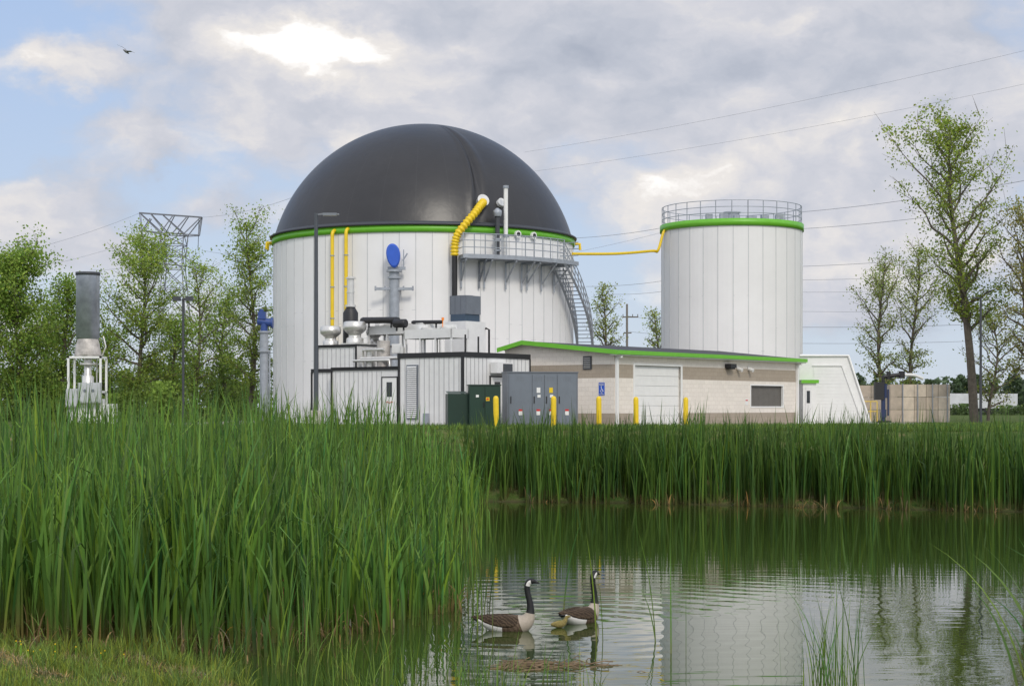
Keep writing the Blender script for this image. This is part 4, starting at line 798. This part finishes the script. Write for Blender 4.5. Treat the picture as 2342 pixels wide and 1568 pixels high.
def feather(name,c1,c2,sc_=26,p0=.35,p1=.85):
    m=bpy.data.materials.new(name); m.use_nodes=True; nt=m.node_tree; b=nt.nodes['Principled BSDF']; b.inputs['Roughness'].default_value=.8; b.inputs['Specular IOR Level'].default_value=.2
    tc=nt.nodes.new('ShaderNodeTexCoord'); w=nt.nodes.new('ShaderNodeTexWave'); w.bands_direction='DIAGONAL'; w.inputs['Scale'].default_value=sc_/3; w.inputs['Distortion'].default_value=6; w.inputs['Detail'].default_value=3; w.inputs['Detail Scale'].default_value=3
    r=nt.nodes.new('ShaderNodeValToRGB'); r.color_ramp.elements[0].color=c1+(1,); r.color_ramp.elements[1].color=c2+(1,); r.color_ramp.elements[0].position=p0; r.color_ramp.elements[1].position=p1
    nt.links.new(tc.outputs['Object'],w.inputs['Vector']); nt.links.new(w.outputs['Fac'],r.inputs[0]); nt.links.new(r.outputs[0],b.inputs['Base Color']); return m
MG=[feather('brown_flank_feathers',(.085,.058,.038),(.14,.1,.07),26),mat('white_feathers',(.75,.73,.7),.8),mat('pale_breast_feathers',(.4,.345,.28),.85,var=.12,scale=20),mat('black_feathers',(.008,.008,.009),.6),feather('dark_wing_feathers',(.038,.026,.017),(.1,.07,.046),28,.3,1.0)]
ST=[(-.47,.155,.03,.008),(-.41,.155,.06,.03),(-.33,.135,.095,.065),(-.2,.095,.14,.115),(-.05,.08,.165,.14),(.1,.08,.165,.145),(.2,.095,.145,.14),(.265,.135,.11,.115),(.302,.19,.08,.088),(.318,.25,.058,.062),(.322,.32,.046,.05),(.312,.4,.041,.044),(.292,.48,.038,.041),(.272,.56,.037,.04),(.27,.625,.038,.041),(.292,.672,.041,.046),(.326,.69,.042,.045),(.362,.685,.033,.036),(.39,.674,.019,.021),(.415,.665,.015,.013),(.448,.657,.009,.006)]
def goose(loc,rot,sc_,label):
    m=loft(ST,16); out=[]
    for (k,j) in m.m:
        up=math.sin(2*math.pi*(j+.5)/16)
        if k<=0: mi=3
        elif k<=2: mi=1 if up<.35 else 3
        elif k<=4: mi=(1 if (up<-.1 and k==3) else 0)
        elif k<=5: mi=0
        elif k<=8: mi=2
        elif k in(14,15) and -.99<up<.5: mi=1
        else: mi=3
        out.append(mi)
    m.m=out
    th=thing('goose',label,'goose',loc,rot,'adult geese on the pond'); th.scale=(sc_,)*3
    o=m.obj('body',MG,th); s=o.modifiers.new('s','SUBSURF'); s.levels=2; s.render_levels=2
    for sd in (-1,1):
        wst=[(-.5,.19,.008,.008),(-.42,.18,.02,.03),(-.3,.165,.035,.06),(-.12,.15,.045,.085),(.05,.145,.045,.09),(.15,.145,.03,.06),(.19,.15,.008,.015)]
        w=loft(wst,10); nv=[]
        for (x,y,z) in w.v:
            k=np.interp(x,[-.5,-.3,-.05,.1,.2],[.01,.075,.125,.125,.1]); nv.append((x,sd*(k)+y-(z-.15)*sd*.45,z))
        w.v=nv; w.m=[0]*len(w.f); w=w.obj('wing',MG[4],th); s=w.modifiers.new('s','SUBSURF'); s.levels=1; s.render_levels=1
        ey=MB(); ey.lathe([(.001,-.006),(.006,0),(.001,.006)],n=8); ey.obj('eye',M_BLACK,th,(.338,sd*.041,.7))
    return th
goose((WX(1160,25.0),25.0,WL-.01),-.12,1.08,'swimming adult goose with upright black neck and brown back')
goose((WX(1328,25.9),25.9,WL-.01),.85,1.08,'adult goose swimming away with pale flank and black neck')
gs=[(-.13,.05,.012,.01),(-.1,.055,.035,.03),(-.03,.05,.06,.055),(.04,.055,.055,.055),(.075,.085,.035,.038),(.09,.12,.024,.025),(.1,.145,.025,.026),(.125,.155,.022,.022),(.145,.15,.01,.01),(.165,.147,.004,.004)]
m=loft(gs,12); m.m=[0]*len(m.f); o=m.obj('gosling',mat('gosling_down',(.3,.24,.08),.95,var=.3,scale=30,bump=.8,bscale=80),loc=(WX(1280,25.3),25.3,WL-.005)); o.rotation_euler=(0,0,.3); o.scale=(1.1,)*3; o.modifiers.new('s','SUBSURF').render_levels=2; tag(o,'fluffy yellow brown gosling swimming beside its parent','gosling')
m=MB(); m.tube([(-.22,0,0),(-.12,0,.01),(0,0,.02),(.14,0,.02),(.22,0,.01)],[.01,.04,.06,.04,.008],8)
for sd in (-1,1):
    m.face([(-.06,0,.03),(.09,0,.03),(.12,sd*.2,.13),(-.02,sd*.2,.12)]); m.face([(-.02,sd*.2,.12),(.12,sd*.2,.13),(-.08,sd*.55,.1),(-.12,sd*.5,.1)])
o=m.obj('gull',mat('gull_feathers',(.3,.3,.32),.7),loc=(WX(288,60),60,ZZ(119,60))); o.rotation_euler=(.45,.25,1.2); o.scale=(.85,)*3; tag(o,'gull gliding with spread bent wings','gull')
# ---------------------------------------------------------------- camera
cam=bpy.data.cameras.new('Camera'); co=bpy.data.objects.new('Camera',cam); sc.collection.objects.link(co); sc.camera=co
co.location=(0,0,CZ); co.rotation_euler=(math.pi/2,0,0); cam.sensor_width=36; cam.lens=F/2342*36; cam.shift_y=(HZ-784)/2342; cam.clip_end=9000; cam.clip_start=.5
# ---------------------------------------------------------------- sun & sky
sd=Vector((.22,-.72,.62)).normalized(); el_=math.asin(sd.z); azr=math.atan2(sd.x,sd.y)
sun=bpy.data.lights.new('Sun','SUN'); sun.energy=1.5; sun.angle=math.radians(12); sun.color=(1,.93,.82); so=bpy.data.objects.new('Sun',sun); sc.collection.objects.link(so)
so.rotation_euler=(-sd).to_track_quat('-Z','Y').to_euler()
w=bpy.data.worlds.new('World'); sc.world=w; w.use_nodes=True; nt=w.node_tree; bg=nt.nodes['Background']; bg.inputs['Strength'].default_value=.1
def nd(t,**k):
    n=nt.nodes.new(t)
    for a,b2 in k.items(): setattr(n,a,b2)
    return n
def lk(a,b2): nt.links.new(a,b2)
def math_(op,a,b2=None,c=None,clamp=False):
    n=nd('ShaderNodeMath',operation=op,use_clamp=clamp)
    for i,x in enumerate((a,b2,c)):
        if x is None: continue
        if isinstance(x,(int,float)): n.inputs[i].default_value=x
        else: lk(x,n.inputs[i])
    return n.outputs[0]
def vm(op,a,b2=None):
    n=nd('ShaderNodeVectorMath',operation=op)
    for i,x in enumerate((a,b2)):
        if x is None: continue
        if isinstance(x,tuple): n.inputs[i].default_value=x
        else: lk(x,n.inputs[i])
    return n
sky=nd('ShaderNodeTexSky',sky_type='NISHITA'); sky.sun_disc=False; sky.sun_elevation=el_; sky.sun_rotation=azr; sky.air_density=1.0; sky.dust_density=.6; sky.ozone_density=1.5
tc=nd('ShaderNodeTexCoord'); D=tc.outputs['Generated']
def noise(vec,scale,detail,rough,dist=0):
    n=nd('ShaderNodeTexNoise'); n.inputs['Scale'].default_value=scale; n.inputs['Detail'].default_value=detail; n.inputs['Roughness'].default_value=rough; n.inputs['Distortion'].default_value=dist; lk(vec,n.inputs['Vector']); return n
ani=vm('MULTIPLY',D,(1,1,1.65)).outputs[0]
wn=noise(ani,10,6,.6); wv=vm('SCALE',vm('SUBTRACT',wn.outputs['Color'],(.5,.5,.5)).outputs[0]); wv.inputs['Scale'].default_value=.085
DW=vm('ADD',D,wv.outputs[0]).outputs[0]
def blob(px,py,rx,ry):
    c=Vector(((px-CX)/F,1,(HZ-py)/F)).normalized()
    v=vm('SUBTRACT',DW,tuple(c)).outputs[0]; v=vm('MULTIPLY',v,(F/rx,F/rx,F/ry)).outputs[0]; l=vm('LENGTH',v).outputs['Value']
    r=nd('ShaderNodeMapRange',interpolation_type='SMOOTHSTEP'); r.inputs['From Min'].default_value=0; r.inputs['From Max'].default_value=1; r.inputs['To Min'].default_value=1; r.inputs['To Max'].default_value=0; lk(l,r.inputs['Value']); return r.outputs[0]
def total(base,lst):
    x=base
    for (px,py,rx,ry,a) in lst: x=math_('MULTIPLY_ADD',blob(px,py,rx,ry),a,x)
    return x
sep=nd('ShaderNodeSeparateXYZ'); lk(D,sep.inputs[0])
bk_=nd('ShaderNodeMapRange',interpolation_type='SMOOTHSTEP'); bk_.inputs['From Min'].default_value=.75; bk_.inputs['From Max'].default_value=-.1; bk_.inputs['To Min'].default_value=0; bk_.inputs['To Max'].default_value=1; lk(sep.outputs['Y'],bk_.inputs['Value'])  # mask for unseen sky behind camera: extra cloud and brightness added as fill light
warp2=vm('ADD',ani,wv.outputs[0]).outputs[0]
n1=noise(warp2,7.6,11,.51,.0).outputs['Fac']
off=vm('ADD',warp2,(-.007,0,.022)).outputs[0]; n2=noise(off,7.6,11,.51,.0).outputs['Fac']
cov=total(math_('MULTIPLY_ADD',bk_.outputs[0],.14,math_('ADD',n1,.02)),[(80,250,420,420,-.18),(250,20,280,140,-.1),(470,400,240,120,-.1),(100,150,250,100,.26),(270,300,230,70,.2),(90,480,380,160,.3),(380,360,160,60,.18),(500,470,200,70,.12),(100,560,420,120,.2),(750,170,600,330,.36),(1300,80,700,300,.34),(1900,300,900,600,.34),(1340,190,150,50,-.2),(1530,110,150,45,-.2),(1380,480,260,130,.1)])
mr=nd('ShaderNodeMapRange',interpolation_type='SMOOTHSTEP'); mr.inputs['From Min'].default_value=.43; mr.inputs['From Max'].default_value=.66; lk(cov,mr.inputs['Value']); mask=mr.outputs[0]
dif=math_('MULTIPLY',math_('SUBTRACT',n1,n2),2.1)
br=total(math_('ADD',dif,.51),[(700,105,320,150,.68),(1150,60,420,150,-.22),(1390,110,260,110,-.18),(830,160,140,50,-.3),(1780,480,700,400,.03),(1440,470,330,170,.16),(1450,640,300,120,.18),(560,210,360,130,.08),(100,160,260,100,.2),(100,470,350,120,.18),(1900,130,500,120,-.02),(2000,560,500,160,.05),(600,260,500,60,-.1)])
cr=nd('ShaderNodeValToRGB'); el=cr.color_ramp.elements
el[0].position=.05; el[0].color=(.42,.46,.55,1); el[1].position=1.0; el[1].color=(1.3,1.28,1.25,1)
q=el.new(.35); q.color=(.54,.57,.65,1); q=el.new(.55); q.color=(.65,.66,.72,1); q=el.new(.78); q.color=(.85,.815,.79,1)
lk(br,cr.inputs[0])
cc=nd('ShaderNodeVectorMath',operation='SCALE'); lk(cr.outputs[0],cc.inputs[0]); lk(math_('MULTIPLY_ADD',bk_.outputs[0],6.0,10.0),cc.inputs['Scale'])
hr=nd('ShaderNodeMapRange'); hr.inputs['From Min'].default_value=0; hr.inputs['From Max'].default_value=.3; lk(sep.outputs['Z'],hr.inputs['Value'])
hb=nd('ShaderNodeValToRGB'); hb.color_ramp.elements[0].color=(6.2,7.0,8.2,1); hb.color_ramp.elements[1].color=(3.9,5.5,8.6,1); lk(hr.outputs[0],hb.inputs[0])
mxb=nd('ShaderNodeMix',data_type='RGBA'); mxb.inputs['Factor'].default_value=.85; lk(sky.outputs[0],mxb.inputs['A']); lk(hb.outputs[0],mxb.inputs['B'])
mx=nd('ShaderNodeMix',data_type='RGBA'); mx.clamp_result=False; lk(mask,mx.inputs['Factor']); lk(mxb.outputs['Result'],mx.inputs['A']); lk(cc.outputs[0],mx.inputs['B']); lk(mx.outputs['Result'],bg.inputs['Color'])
sc.view_settings.view_transform='Standard'; sc.view_settings.look='None'; sc.view_settings.exposure=0
